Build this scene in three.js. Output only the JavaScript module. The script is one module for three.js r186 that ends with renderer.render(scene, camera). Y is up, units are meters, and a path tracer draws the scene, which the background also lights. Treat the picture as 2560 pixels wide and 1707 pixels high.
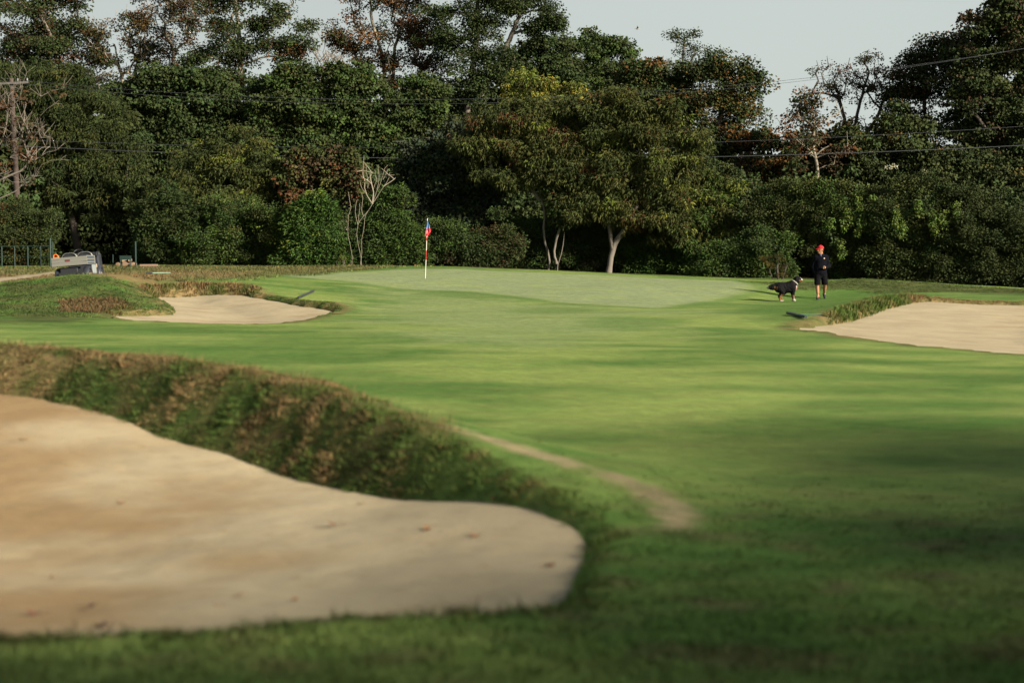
import * as THREE from 'three';
import { mergeGeometries } from 'three/addons/utils/BufferGeometryUtils.js';
import { createNoise2D, createNoise3D } from 'simplex-noise';

// ---------------------------------------------------------------- camera, sky, sun, exposure
const W = 2560, HGT = 1707, F = 4267, HORIZON = 635, EYE = 1.6;      // photograph size, focal length in its pixels, eye level
const scene = new THREE.Scene();
const camera = new THREE.PerspectiveCamera(2 * Math.atan(HGT / 2 / F) * 180 / Math.PI, W / HGT, 0.1, 3000);
const PITCH = Math.atan((HGT / 2 - HORIZON) / F);
camera.position.set(0, EYE, 0);
camera.rotation.x = -PITCH;
camera.focus = 57;
camera.userData.fStop = 1.5;
camera.updateMatrixWorld(true);
scene.add(camera);
const renderer = new THREE.WebGLRenderer({ antialias: true });
renderer.toneMapping = THREE.LinearToneMapping;
renderer.toneMappingExposure = 2.75;
renderer.shadowMap.enabled = true;
renderer.shadowMap.type = THREE.PCFSoftShadowMap;

const SUN_EL = 24 * Math.PI / 180, SUN_AZ = 55 * Math.PI / 180;       // azimuth from behind the camera towards the right
const toSun = new THREE.Vector3(Math.sin(SUN_AZ) * Math.cos(SUN_EL), Math.sin(SUN_EL), Math.cos(SUN_AZ) * Math.cos(SUN_EL));
const sun = new THREE.DirectionalLight(new THREE.Color().setRGB(1, 0.91, 0.75), 5);
sun.position.copy(toSun).multiplyScalar(150).add(new THREE.Vector3(0, 0, -45));
sun.target.position.set(0, 0, -45);
sun.castShadow = true;
sun.shadow.radius = 11;
sun.shadow.mapSize.set(4096, 4096);
Object.assign(sun.shadow.camera, { left: -70, right: 70, top: 70, bottom: -70, near: 1, far: 400 });
scene.add(sun, sun.target);

{ // a pale, slightly hazy evening sky: whitish low down, greyer blue higher up
  const cirrus = createNoise3D(rng(3)), w = 512, h = 256, data = new Float32Array(w * h * 4);
  const low = [0.23, 0.25, 0.234], mid = [0.186, 0.209, 0.206], high = [0.075, 0.097, 0.118];
  for (let j = 0; j < h; j++) for (let i = 0; i < w; i++) {
    const el = ((j + 0.5) / h - 0.5) * Math.PI, k = (j * w + i) * 4;
    const a = Math.max(0, el) / (Math.PI / 2), t1 = Math.min(1, a / 0.17), t2 = Math.min(1, Math.max(0, (a - 0.17) / 0.6));
    const az = (i + 0.5) / w * 2 * Math.PI, veil = 1 + 0.05 * cirrus(Math.cos(az) * Math.cos(el) * 2.2, Math.sin(el) * 7, Math.sin(az) * Math.cos(el) * 2.2);
    for (let c = 0; c < 3; c++) data[k + c] = veil * (low[c] + (mid[c] - low[c]) * t1 * t1 * (3 - 2 * t1) + (high[c] - mid[c]) * (1 - Math.pow(1 - t2, 2)));
    data[k + 3] = 1;
  }
  const sky = new THREE.DataTexture(data, w, h, THREE.RGBAFormat, THREE.FloatType);
  sky.mapping = THREE.EquirectangularReflectionMapping;
  sky.magFilter = sky.minFilter = THREE.LinearFilter; sky.needsUpdate = true;
  scene.background = sky; scene.environment = sky;
}

// ---------------------------------------------------------------- helpers
function rng(seed) { let a = seed >>> 0; return () => { a = (a + 0x6D2B79F5) | 0; let t = Math.imul(a ^ (a >>> 15), 1 | a); t = (t + Math.imul(t ^ (t >>> 7), 61 | t)) ^ t; return ((t ^ (t >>> 14)) >>> 0) / 4294967296; }; }
const n2 = createNoise2D(rng(11)), n2b = createNoise2D(rng(12)), n3 = createNoise3D(rng(13));
const clamp = (x, a = 0, b = 1) => Math.min(b, Math.max(a, x)), lerp = (a, b, t) => a + (b - a) * t;
const smooth = (a, b, x) => { const t = clamp((x - a) / (b - a)); return t * t * (3 - 2 * t); };
const fbm = (x, y, o = 4) => { let s = 0, a = 0.5; for (let k = 0; k < o; k++) { s += a * n2(x, y); x = x * 2.03 + 7.1; y = y * 2.03 - 3.7; a *= 0.5; } return s; };
const V = (x, y, z) => new THREE.Vector3(x, y, z);
const mix3 = (a, b, t) => [lerp(a[0], b[0], t), lerp(a[1], b[1], t), lerp(a[2], b[2], t)];
function ray(px, py) { return V((px - W / 2) / F, -(py - HGT / 2) / F, -1).applyAxisAngle(V(1, 0, 0), -PITCH); }
function P(px, py, d) { const r = ray(px, py); return r.multiplyScalar(d / -r.z).add(V(0, EYE, 0)); }        // the point seen at a pixel, d metres ahead
const taken = {};
function numbered(name) { const k = taken[name] = (taken[name] ?? -1) + 1; return k ? `${name}_${String(k).padStart(3, '0')}` : name; }
function tag(o, label, category, group, kind) { o.userData.label = label; o.userData.category = category; if (group) o.userData.group = group; if (kind) o.userData.kind = kind; return o; }
function thing(name, label, category, pos, turn = 0, group) { const g = new THREE.Group(); g.name = numbered(name); g.position.copy(pos); g.rotation.y = turn; tag(g, label, category, group); scene.add(g); return g; }
function part(name, geo, mat, parent) { const m = new THREE.Mesh(geo, mat); m.name = name; m.castShadow = m.receiveShadow = true; parent.add(m); return m; }
function top(name, geo, mat, label, category, group, kind) { const m = new THREE.Mesh(geo, mat); m.name = numbered(name); m.castShadow = m.receiveShadow = true; tag(m, label, category, group, kind); scene.add(m); return m; }
function structure(name, geo, mat, label) { const m = new THREE.Mesh(geo, mat); m.name = name; m.receiveShadow = m.castShadow = true; m.userData.kind = 'structure'; m.userData.label = label; scene.add(m); return m; }
const lin = (r, g, b) => new THREE.Color().setRGB(r, g, b);
const std = (rgb, rough = 0.8, extra = {}) => new THREE.MeshStandardMaterial({ color: lin(...rgb), roughness: rough, ...extra });
function bx(w, h, d, x = 0, y = 0, z = 0, rx = 0, ry = 0, rz = 0, bev = 0) {
  let g;
  if (bev) { const s = new THREE.Shape(); const a = w / 2 - bev, b = h / 2 - bev; s.moveTo(-a, -b); s.lineTo(a, -b); s.lineTo(a, b); s.lineTo(-a, b); s.closePath(); g = new THREE.ExtrudeGeometry(s, { depth: d - 2 * bev, bevelEnabled: true, bevelThickness: bev, bevelSize: bev, bevelSegments: 2 }); g.translate(0, 0, -(d - 2 * bev) / 2); }
  else g = new THREE.BoxGeometry(w, h, d);
  g.rotateX(rx); g.rotateY(ry); g.rotateZ(rz); g.translate(x, y, z); return g.index ? g.toNonIndexed() : g;
}
function tube(pts, r, seg = 24, rad = 8, closed = false) { return new THREE.TubeGeometry(new THREE.CatmullRomCurve3(pts, closed), seg, r, rad, closed); }
function rod(a, b, ra, rb = ra, sides = 8) { const d = b.clone().sub(a), L = d.length(); const g = new THREE.CylinderGeometry(rb, ra, L, sides, 1); g.translate(0, L / 2, 0); g.applyQuaternion(new THREE.Quaternion().setFromUnitVectors(V(0, 1, 0), d.normalize())); g.translate(a.x, a.y, a.z); return g.toNonIndexed(); }
const merge = (a) => { const l = a.map((g) => { const q = g.index ? g.toNonIndexed() : g; for (const k of Object.keys(q.attributes)) if (!['position', 'normal', 'uv'].includes(k)) q.deleteAttribute(k); return q; }); return mergeGeometries(l); };

// ---------------------------------------------------------------- the lie of the land: a thin plate through surveyed points (x, metres ahead, height)
const survey = [];
for (const [x, d, h] of [[-6, 5, 0], [0, 5, 0], [6, 5, 0], [-9, 12, 0], [0, 12, 0], [9, 12, 0], [-9, 20, 0.05], [0, 20, 0.03], [9, 20, 0], [-11, 28, 0.08], [0, 28, 0.06], [13, 28, 0],
  [-30, 60, 1], [32, 60, 0.2], [-30, 30, 0.2], [30, 30, 0], [-40, 100, 0.8], [0, 100, 0.8], [40, 100, 0.5], [-16, 6, 0], [16, 6, 0], [-40, 130, 0.8], [40, 130, 0.8], [0, 130, 0.8], [-30, 0, 0], [30, 0, 0], [0, -6, 0]]) survey.push([x, d, h]);
for (const [px, py, d] of [
  [2200, 850, 31.5], [1990, 820, 36], [1850, 800, 38], [2000, 760, 52], [2055, 750, 56], [1900, 770, 46], [2200, 735, 54], [2290, 741, 45.5], [2560, 750, 47], [2560, 728, 60],
  [2150, 697, 66], [2050, 706, 65], [2150, 722, 59], [1880, 707, 68], [2400, 712, 67], [2560, 722, 69], [2300, 724, 59],
  [1063, 696, 61.7], [1880, 722, 58], [1860, 700, 67], [1530, 685, 70], [1300, 677, 71], [1100, 667, 72], [900, 676, 70], [800, 684, 67], [1600, 770, 47], [900, 722, 56], [1280, 738, 53], [1600, 738, 54], [1280, 790, 41], [1280, 850, 31], [1280, 700, 62], [1600, 706, 62],
  [850, 740, 52], [880, 800, 40], [500, 830, 34], [100, 812, 37], [0, 795, 40], [0, 850, 30],
  [200, 690, 50], [330, 704, 49.5], [100, 696, 51], [0, 708, 52], [400, 757, 47], [430, 790, 42.5], [150, 740, 47], [250, 770, 44.5], [100, 775, 44], [-150, 740, 48],
  [190, 711, 62], [30, 692, 66], [300, 706, 61], [300, 668, 73], [30, 668, 73], [500, 667, 73], [400, 690, 60], [600, 690, 60], [700, 667, 74], [760, 718, 55],
  [1530, 682, 78], [2000, 695, 76], [2560, 725, 75], [1000, 664, 77]]) { const p = P(px, py, d); survey.push([p.x, d, p.y]); }
const tps = (() => {
  const n = survey.length, N = n + 3, A = Array.from({ length: N }, () => new Float64Array(N + 1)), S = 20;
  const k = (r2) => (r2 < 1e-12 ? 0 : r2 * Math.log(r2));
  for (let i = 0; i < n; i++) { const [x, d, h] = survey[i]; for (let j = 0; j < n; j++) A[i][j] = k(((x - survey[j][0]) ** 2 + (d - survey[j][1]) ** 2) / S / S); A[i][i] += 0.0015; A[i][n] = A[n][i] = 1; A[i][n + 1] = A[n + 1][i] = x / S; A[i][n + 2] = A[n + 2][i] = d / S; A[i][N] = h; }
  for (let c = 0; c < N; c++) { let p = c; for (let r = c + 1; r < N; r++) if (Math.abs(A[r][c]) > Math.abs(A[p][c])) p = r; [A[c], A[p]] = [A[p], A[c]]; for (let r = c + 1; r < N; r++) { const f = A[r][c] / A[c][c]; if (f) for (let q = c; q <= N; q++) A[r][q] -= f * A[c][q]; } }
  const w = new Float64Array(N); for (let r = N - 1; r >= 0; r--) { let s = A[r][N]; for (let q = r + 1; q < N; q++) s -= A[r][q] * w[q]; w[r] = s / A[r][r]; }
  return (x, d) => { let s = w[n] + w[n + 1] * x / S + w[n + 2] * d / S; for (let j = 0; j < n; j++) s += w[j] * k(((x - survey[j][0]) ** 2 + (d - survey[j][1]) ** 2) / S / S); return s; };
})();
const GX0 = -42, GX1 = 42, GD0 = -6, GD1 = 132, GS = 0.5, GW = Math.round((GX1 - GX0) / GS) + 1, GH = Math.round((GD1 - GD0) / GS) + 1, base = new Float32Array(GW * GH);
for (let j = 0; j < GH; j++) for (let i = 0; i < GW; i++) base[j * GW + i] = tps(GX0 + i * GS, GD0 + j * GS);
function h0(x, d) {
  const u = clamp((x - GX0) / GS, 0, GW - 1.001), v = clamp((d - GD0) / GS, 0, GH - 1.001), i = u | 0, j = v | 0, a = u - i, b = v - j, k = j * GW + i;
  return lerp(lerp(base[k], base[k + 1], a), lerp(base[k + GW], base[k + GW + 1], a), b);
}
function hit(px, py, fn = h0, from = 4) { const r = ray(px, py); r.multiplyScalar(1 / -r.z); let d = from; for (; d < 120; d += 0.05) if (EYE + r.y * d < fn(r.x * d, d)) break; return [r.x * d, d]; }

// ---------------------------------------------------------------- bunkers: rim line, height of the rim and of the grassy face below it
// each row: pixel, metres ahead (0: where the ray meets the land), height of face, sharpness follows from these; the rim is raised to the point given
function bunker(rows, { bowl, reach, spread, wobble, slope, seed }) {
  const v = rows.map(([px, py, d, f]) => { let x, y; if (d) { const p = P(px, py, d); x = p.x; y = p.y; } else { [x, d] = hit(px, py); y = h0(x, d); } return [x, d, y - h0(x, d), f]; });
  const m = v.length, per = 9, pts = [], cr = (a, b, c, e, t) => 0.5 * (2 * b + (c - a) * t + (2 * a - 5 * b + 4 * c - e) * t * t + (3 * b - a - 3 * c + e) * t * t * t);
  for (let i = 0; i < m; i++) for (let k = 0; k < per; k++) { const q = [0, 1, 2, 3].map((c) => cr(v[(i + m - 1) % m][c], v[i][c], v[(i + 1) % m][c], v[(i + 2) % m][c], k / per)); pts.push(q); }
  pts.forEach((q) => { const a = n2b(q[0] * 2.1 + seed, q[1] * 2.1), b = n2b(q[0] * 2.1 - 9, q[1] * 2.1 + seed); q[0] += a * wobble; q[1] += b * wobble; q[3] = Math.max(0.05, q[3]); });
  const box = [1e9, -1e9, 1e9, -1e9]; for (const q of pts) { box[0] = Math.min(box[0], q[0]); box[1] = Math.max(box[1], q[0]); box[2] = Math.min(box[2], q[1]); box[3] = Math.max(box[3], q[1]); }
  function at(x, d) {
    if (x < box[0] - spread || x > box[1] + spread || d < box[2] - spread || d > box[3] + spread) return null;
    let best = 1e9, inside = false, sw = 0, sr = 0, sf = 0; const n = pts.length;
    for (let i = 0, j = n - 1; i < n; j = i++) {
      const [ax, ad] = pts[j], [bx_, bd] = pts[i], ex = bx_ - ax, ed = bd - ad, t = clamp(((x - ax) * ex + (d - ad) * ed) / (ex * ex + ed * ed + 1e-9)), qx = x - ax - ex * t, qd = d - ad - ed * t, r2 = qx * qx + qd * qd;
      if (r2 < best) best = r2;
      if ((bd > d) !== (ad > d) && x < ex * (d - bd) / ed + bx_) inside = !inside;
      const w = 1 / (r2 + 0.02) ** 2; sw += w; sr += w * lerp(pts[j][2], pts[i][2], t); sf += w * lerp(pts[j][3], pts[i][3], t);
    }
    const s = Math.sqrt(best) * (inside ? -1 : 1); return { s, raise: sr / sw, face: sf / sw };
  }
  const rimAt = (x, d, q) => h0(x, d) + q.raise;
  const sand = (x, d, q) => { const t = Math.max(0, -q.s - q.face / slope); return rimAt(x, d, q) - q.face - bowl * (1 - Math.exp(-((t / reach) ** 1.3))); };
  return { at, box, pts, sand, slope, spread, rimAt };
}
const bunkerA = bunker([[1400, 1522, 0, 0.08], [1000, 1556, 0, 0.1], [500, 1588, 0, 0.1], [0, 1612, 0, 0.1], [-500, 1625, 0, 0.1], [-1300, 1500, 0, 0.15], [-1500, 1100, 12.5, 0.3], [-900, 880, 15.5, 0.36], [-350, 852, 16.6, 0.38],
  [0, 862, 16, 0.4], [300, 884, 15.3, 0.44], [520, 912, 14.6, 0.56], [720, 955, 14, 0.58], [1000, 1052, 12.7, 0.5], [1200, 1132, 11.8, 0.31], [1345, 1205, 10.9, 0.13], [1468, 1283, 10.05, 0.06], [1517, 1345, 0, 0.05], [1495, 1440, 0, 0.06]],
  { bowl: 0.24, reach: 2.3, spread: 2.1, wobble: 0.018, slope: 1.0, seed: 3 });
const bunkerB = bunker([[430, 806, 0, 0.09], [600, 808, 0, 0.09], [720, 805, 0, 0.09], [800, 793, 0, 0.1], [846, 774, 45.6, 0.14], [838, 759, 46.6, 0.17], [770, 752, 47.6, 0.15], [715, 744, 49, 0.13], [660, 733, 50.5, 0.16], [615, 713, 51.5, 0.3], [520, 709, 52, 0.34], [430, 712, 51.5, 0.34], [365, 716, 51, 0.3],
  [372, 738, 49.2, 0.18], [412, 757, 47.2, 0.14], [415, 772, 45.2, 0.12], [370, 773, 44.2, 0.16], [300, 768, 43.6, 0.22], [255, 778, 42.6, 0.12], [310, 797, 0, 0.08]],
  { bowl: 0.22, reach: 2.2, spread: 1.3, wobble: 0.16, slope: 1.3, seed: 5 });
const bunkerC = bunker([[1982, 820, 0, 0.07], [2100, 836, 0, 0.08], [2220, 853, 0, 0.08], [2400, 873, 0, 0.08], [2580, 887, 0, 0.08], [2850, 890, 0, 0.08], [3050, 840, 33, 0.08], [2950, 775, 43, 0.1], [2700, 757, 47, 0.1], [2560, 753, 47.3, 0.11], [2425, 750, 46.8, 0.12], [2324, 741, 45.7, 0.15], [2277, 739, 44.7, 0.18], [2215, 745, 42.8, 0.22], [2172, 753, 41.6, 0.26], [2128, 768, 40, 0.26], [2080, 786, 38.6, 0.2], [2038, 799, 37.5, 0.13], [2000, 810, 36.8, 0.08]],
  { bowl: 0.3, reach: 3.4, spread: 1.6, wobble: 0.16, slope: 1.3, seed: 9 });
const bunkers = [bunkerA, bunkerB, bunkerC];
const roll = (x, d) => 0.022 * n2(x * 0.19, d * 0.19 + 5) + 0.010 * n2b(x * 0.5, d * 0.6) + (d > 30 ? 0 : 0.004 * n2(x * 1.7, d * 1.7));
function land(x, d) {                                                       // height of the turf
  let h = h0(x, d) + roll(x, d);
  for (const b of bunkers) {
    const q = b.at(x, d); if (!q) continue;
    if (q.s >= 0) { h += q.raise * (1 - smooth(0, b.spread, q.s)) ; }
    else { const t = -q.s; h = Math.max(b.rimAt(x, d, q) + roll(x, d) - b.slope * t * (0.4 + 0.6 * smooth(0, 0.42, t)), b.sand(x, d, q) - 0.3); }
  }
  return h;
}
function sandAt(x, d) { for (const b of bunkers) { const q = b.at(x, d); if (q && q.s < 0) return b.sand(x, d, q); } return land(x, d); }
const surface = (x, d) => Math.max(land(x, d), sandAt(x, d));
const onLand = (px, py, from) => { const [x, d] = hit(px, py, surface, from); return V(x, surface(x, d), -d); };
const ground = (x, d) => V(x, surface(x, d), -d);

// ---------------------------------------------------------------- turf: zones, colour, mesh
function zone(px) { const pts = px.map(([a, b, from]) => hit(a, b, land, from || 18)); const box = [Math.min(...pts.map((p) => p[0])), Math.max(...pts.map((p) => p[0])), Math.min(...pts.map((p) => p[1])), Math.max(...pts.map((p) => p[1]))];
  return (x, d) => { if (x < box[0] - 3 || x > box[1] + 3 || d < box[2] - 3 || d > box[3] + 3) return 9; let best = 1e9, inside = false; for (let i = 0, j = pts.length - 1; i < pts.length; j = i++) { const [ax, ad] = pts[j], [bx_, bd] = pts[i], ex = bx_ - ax, ed = bd - ad, t = clamp(((x - ax) * ex + (d - ad) * ed) / (ex * ex + ed * ed + 1e-9)); best = Math.min(best, (x - ax - ex * t) ** 2 + (d - ad - ed * t) ** 2); if ((bd > d) !== (ad > d) && x < ex * (d - bd) / ed + bx_) inside = !inside; } return Math.sqrt(best) * (inside ? -1 : 1); }; }
const zGreen = zone([[700, 690], [850, 681], [1000, 673], [1150, 672], [1500, 687], [1850, 703], [1893, 722], [1800, 748], [1640, 771], [1500, 763], [1180, 730], [1000, 722], [880, 705]]);
const zApron = zone([[880, 705], [1000, 722], [1180, 730], [1500, 763], [1640, 771], [1800, 748], [1830, 775], [1790, 806], [1650, 850], [1300, 880], [1000, 850], [880, 810], [870, 770], [905, 735]]);
const zMound = zone([[-200, 720], [0, 708], [130, 695], [260, 690], [340, 703], [390, 730], [425, 775], [400, 783], [290, 783], [240, 806], [-100, 812]]);
const zBack = zone([[-300, 668], [300, 667], [860, 665], [1000, 667], [880, 677], [690, 690], [560, 700], [420, 709], [350, 702], [250, 688], [0, 703], [-300, 715]]);
const zStraw = zone([[-300, 690], [140, 684], [280, 683], [420, 678], [620, 684], [560, 696], [400, 700], [260, 690], [0, 703], [-300, 710]]);
const zFace = zone([[165, 755], [230, 748], [300, 750], [312, 773], [240, 783], [170, 780]]);
const zRise = zone([[1860, 703], [2150, 697], [2560, 723], [2700, 730], [2700, 742], [2350, 731], [2120, 722], [1960, 722]]);
const zTrack = zone([[-200, 702], [30, 692], [140, 680], [148, 684], [60, 697], [-200, 712]]);
const zRun = zone([[1830, 775], [1990, 722], [2120, 723], [2350, 735], [2260, 742], [2180, 752], [2100, 775], [1990, 812], [1900, 800]]);
const strip = [[1040, 1058], [1130, 1075], [1250, 1105], [1400, 1152], [1560, 1198], [1650, 1240], [1690, 1275], [1702, 1315]].map(([a, b]) => hit(a, b, land, 6));
const stripAt = (x, d) => { let best = 9; for (let i = 1; i < strip.length; i++) { const [ax, ad] = strip[i - 1], [bx_, bd] = strip[i], ex = bx_ - ax, ed = bd - ad, t = clamp(((x - ax) * ex + (d - ad) * ed) / (ex * ex + ed * ed)); best = Math.min(best, Math.hypot(x - ax - ex * t, d - ad - ed * t)); } return best; };
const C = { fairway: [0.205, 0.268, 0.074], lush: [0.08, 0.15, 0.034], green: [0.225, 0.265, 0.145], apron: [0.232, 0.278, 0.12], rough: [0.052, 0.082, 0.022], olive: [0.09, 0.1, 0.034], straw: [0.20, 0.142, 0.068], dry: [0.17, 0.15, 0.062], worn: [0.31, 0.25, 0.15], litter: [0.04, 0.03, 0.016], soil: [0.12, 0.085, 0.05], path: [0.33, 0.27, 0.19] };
function turf(x, d) {
  const a = fbm(x * 0.11, d * 0.16, 3), b = fbm(x * 0.55 + 20, d * 0.7, 3), c = n2(x * 2.3, d * 3.1), e = 0.35 * b + 0.25 * c;
  let col = mix3(C.fairway, C.lush, clamp(0.52 + 1.0 * a + 0.6 * b + 0.45 * n2b(x * 0.22 + 3, d * 0.4)));
  col = mix3(col, C.dry, clamp(0.22 * smooth(0.1, 0.6, n2b(x * 0.9, d * 1.6) + 0.4 * c)));
  col = mix3(col, C.apron, 0.8 * (1 - smooth(-2.4, 1.6, zApron(x, d) + 2 * b)) * clamp(0.75 + a));
  if (d > 24) col = mix3(col, C.lush, 0.5 * smooth(0.05, 0.5, n2(x * 0.13 + 9, d * 0.11) + 0.25 * b));
  col = mix3(col, C.lush, 0.65 * (1 - smooth(-0.6, 0.6, zRun(x, d) + e)));
  col = mix3(col, mix3(C.green, C.apron, clamp(0.25 + 0.9 * b + 0.5 * n2b(x * 0.25, d * 0.25) + 0.16 * Math.sin((x * 0.8 + d * 0.6) * 3.2))), 1 - smooth(-0.6, 0.5, zGreen(x, d) + 0.2 * c));
  { const z = zGreen(x, d); if (z < 2) col = mix3(col, C.lush, 0.45 * (1 - smooth(0.15, 0.4, Math.abs(z - 0.25)))); }
  let w = 1 - smooth(-1.0, 0.6, zMound(x, d) + 1.6 * e); if (w > 0) col = mix3(col, mix3(mix3(C.rough, C.lush, clamp(0.3 + 1.4 * n2b(x * 0.4, d * 0.5))), C.olive, clamp(0.4 + 1.3 * b)), w);
  w = 1 - smooth(-0.3, 0.5, zBack(x, d) + e); if (w > 0) col = mix3(col, mix3(C.olive, C.dry, clamp(0.4 + b)), w);
  w = 1 - smooth(-0.3, 0.5, zStraw(x, d) + e); if (w > 0) col = mix3(col, mix3(C.straw, C.olive, clamp(0.2 + 0.9 * b + 0.5 * c)), w);
  w = 1 - smooth(-0.15, 0.25, zFace(x, d) + 0.5 * e); if (w > 0) col = mix3(col, C.soil, w);
  w = 1 - smooth(-0.5, 0.5, zRise(x, d) + e); if (w > 0) col = mix3(col, mix3(C.rough, C.olive, clamp(0.6 + b)), w);
  w = 1 - smooth(-0.1, 0.15, zTrack(x, d) + 0.3 * e); if (w > 0) col = mix3(col, C.path, w);
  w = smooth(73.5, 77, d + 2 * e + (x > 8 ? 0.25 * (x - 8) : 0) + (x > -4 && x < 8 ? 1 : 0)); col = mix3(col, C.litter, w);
  if (d < 24) {
    w = (1 - smooth(0.06, 0.17, stripAt(x, d) + 0.04 * c + 0.05 * n2(x * 9, d * 9) + 0.04 * n2b(x * 21, d * 21))) * smooth(-0.9, -0.1, n2b(x * 1.7 + 2, d * 1.7) + 0.35 * n2(x * 6, d * 6) + 0.1); col = mix3(col, C.worn, 0.9 * w);
    const t = smooth(0.25, 0.7, n2b(x * 1.1 + 3, d * 1.3) + 0.35 * c) * (1 - smooth(9, 12.5, d)); col = mix3(col, C.soil, 0.5 * t * smooth(-6, 1, x));
    const q = bunkerA.at(x, d); if (q) { const f = (1 - smooth(0.08, 0.4, q.s + 0.2 * c)) * smooth(0.18, 0.36, q.raise); col = mix3(col, mix3(C.rough, C.straw, clamp(0.35 + 0.9 * b + 0.5 * c)), f); }
  } else for (const k of [bunkerB, bunkerC]) { const q = k.at(x, d); if (q) { const f = 1 - smooth(0.05, 0.5, q.s + 0.2 * c); col = mix3(col, mix3(C.rough, C.straw, clamp(0.45 + b + smooth(0.12, 0.28, q.face) * 0.4)), f * smooth(0.045, 0.07, q.face)); } }
  const g = 1 + 0.10 * c + 0.12 * b + 0.09 * n2(x * 6.1, d * 6.1) + (d < 18 ? 0.1 * n2b(x * 15, d * 15) : 0); return [col[0] * g, col[1] * g, col[2] * g];
}
function tile(n, fn, srgb) { const a = new Uint8Array(n * n * 4); for (let j = 0; j < n; j++) for (let i = 0; i < n; i++) { const v = fn(i, j), k = (j * n + i) * 4; a[k] = v[0]; a[k + 1] = v[1]; a[k + 2] = v[2]; a[k + 3] = 255; } const t = new THREE.DataTexture(a, n, n); t.wrapS = t.wrapT = THREE.RepeatWrapping; t.magFilter = THREE.LinearFilter; t.minFilter = THREE.LinearMipmapLinearFilter; t.generateMipmaps = true; if (srgb) t.colorSpace = THREE.SRGBColorSpace; t.needsUpdate = true; return t; }
const torus = (i, j, n, f, s) => { const a = i / n * 2 * Math.PI, b = j / n * 2 * Math.PI; return n3(Math.cos(a) * f + s, Math.sin(a) * f + Math.cos(b) * f * 1.31, Math.sin(b) * f * 1.31 - s); };
function grain(n, spread, seed, blades) {           // short strokes: blades of mown grass, or grains of sand
  const r = rng(seed), a = new Float32Array(n * n).fill(0.5);
  for (let k = 0; k < blades; k++) { let x = r() * n, y = r() * n; const v = r(), t = r() * 6.283, L = spread * (0.5 + r()); for (let s = 0; s < L; s++) { const i = ((Math.round(x) % n) + n) % n, j = ((Math.round(y) % n) + n) % n; a[j * n + i] = lerp(a[j * n + i], v, 0.75); x += Math.cos(t); y += Math.sin(t); } }
  return a;
}
const grassGrain = grain(1024, 9, 5, 150000), sandGrain = grain(1024, 2, 6, 500000);
const grassMap = tile(1024, (i, j) => { const v = grassGrain[j * 1024 + i], t = torus(i, j, 1024, 1.6, 4); const b = 226 + 46 * (v - 0.5) + 8 * t + 14 * torus(i, j, 1024, 11, 1) + 9 * torus(i, j, 1024, 26, 5); return [b + 4 * t, b, b - 12 * v].map((q) => clamp(q, 0, 255)); }, true);
const grassBump = tile(1024, (i, j) => { const v = 255 * grassGrain[j * 1024 + i]; return [v, v, v]; });
const sandMap = tile(1024, (i, j) => { const v = sandGrain[j * 1024 + i], t = torus(i, j, 1024, 1.3, 9), b = 243 + 20 * (v - 0.5) + 5 * t; return [b, b - 1, b - 3 - 3 * t].map((q) => clamp(q, 0, 255)); }, true);
const sandBump = tile(1024, (i, j) => { const v = 127 + 70 * (sandGrain[j * 1024 + i] - 0.5) + 26 * torus(i, j, 1024, 2.2, 2) + 30 * torus(i, j, 1024, 9, 3); return [v, v, v].map((q) => clamp(q, 0, 255)); });
const turfMat = new THREE.MeshPhysicalMaterial({ vertexColors: true, roughness: 1, specularIntensity: 0.12, map: grassMap, bumpMap: grassBump, bumpScale: 0.010 });
turfMat.map.repeat.set(1 / 2.3, 1 / 2.3); turfMat.bumpMap.repeat.set(1 / 2.3, 1 / 2.3);
const sandMat = new THREE.MeshPhysicalMaterial({ vertexColors: true, roughness: 1, specularIntensity: 0.2, map: sandMap, bumpMap: sandBump, bumpScale: 0.008 });
sandMat.map.repeat.set(1 / 1.7, 1 / 1.7); sandMat.bumpMap.repeat.set(1 / 1.7, 1 / 1.7);
function steps(list) { const out = []; for (const [a, b, s] of list) { const n = Math.max(1, Math.round((b - a) / s)); for (let k = 0; k < n; k++) out.push(a + (b - a) * k / n); } out.push(list[list.length - 1][1]); return out; }
function sheet(xs, ds, hgt, colour, keep) {
  const nx = xs.length, nd = ds.length, pos = new Float32Array(nx * nd * 3), col = new Float32Array(nx * nd * 3), uv = new Float32Array(nx * nd * 2), idx = [];
  for (let j = 0; j < nd; j++) for (let i = 0; i < nx; i++) { const k = j * nx + i, c = colour(xs[i], ds[j]); pos.set([xs[i], hgt(xs[i], ds[j]), -ds[j]], k * 3); col.set(c, k * 3); uv.set([xs[i], ds[j]], k * 2); }
  for (let j = 0; j < nd - 1; j++) for (let i = 0; i < nx - 1; i++) { if (keep && !keep(0.5 * (xs[i] + xs[i + 1]), 0.5 * (ds[j] + ds[j + 1]))) continue; const a = j * nx + i; idx.push(a, a + 1, a + nx, a + 1, a + nx + 1, a + nx); }
  const g = new THREE.BufferGeometry(); g.setAttribute('position', new THREE.BufferAttribute(pos, 3)); g.setAttribute('color', new THREE.BufferAttribute(col, 3)); g.setAttribute('uv', new THREE.BufferAttribute(uv, 2)); g.setIndex(idx); g.computeVertexNormals(); return g;
}
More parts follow.
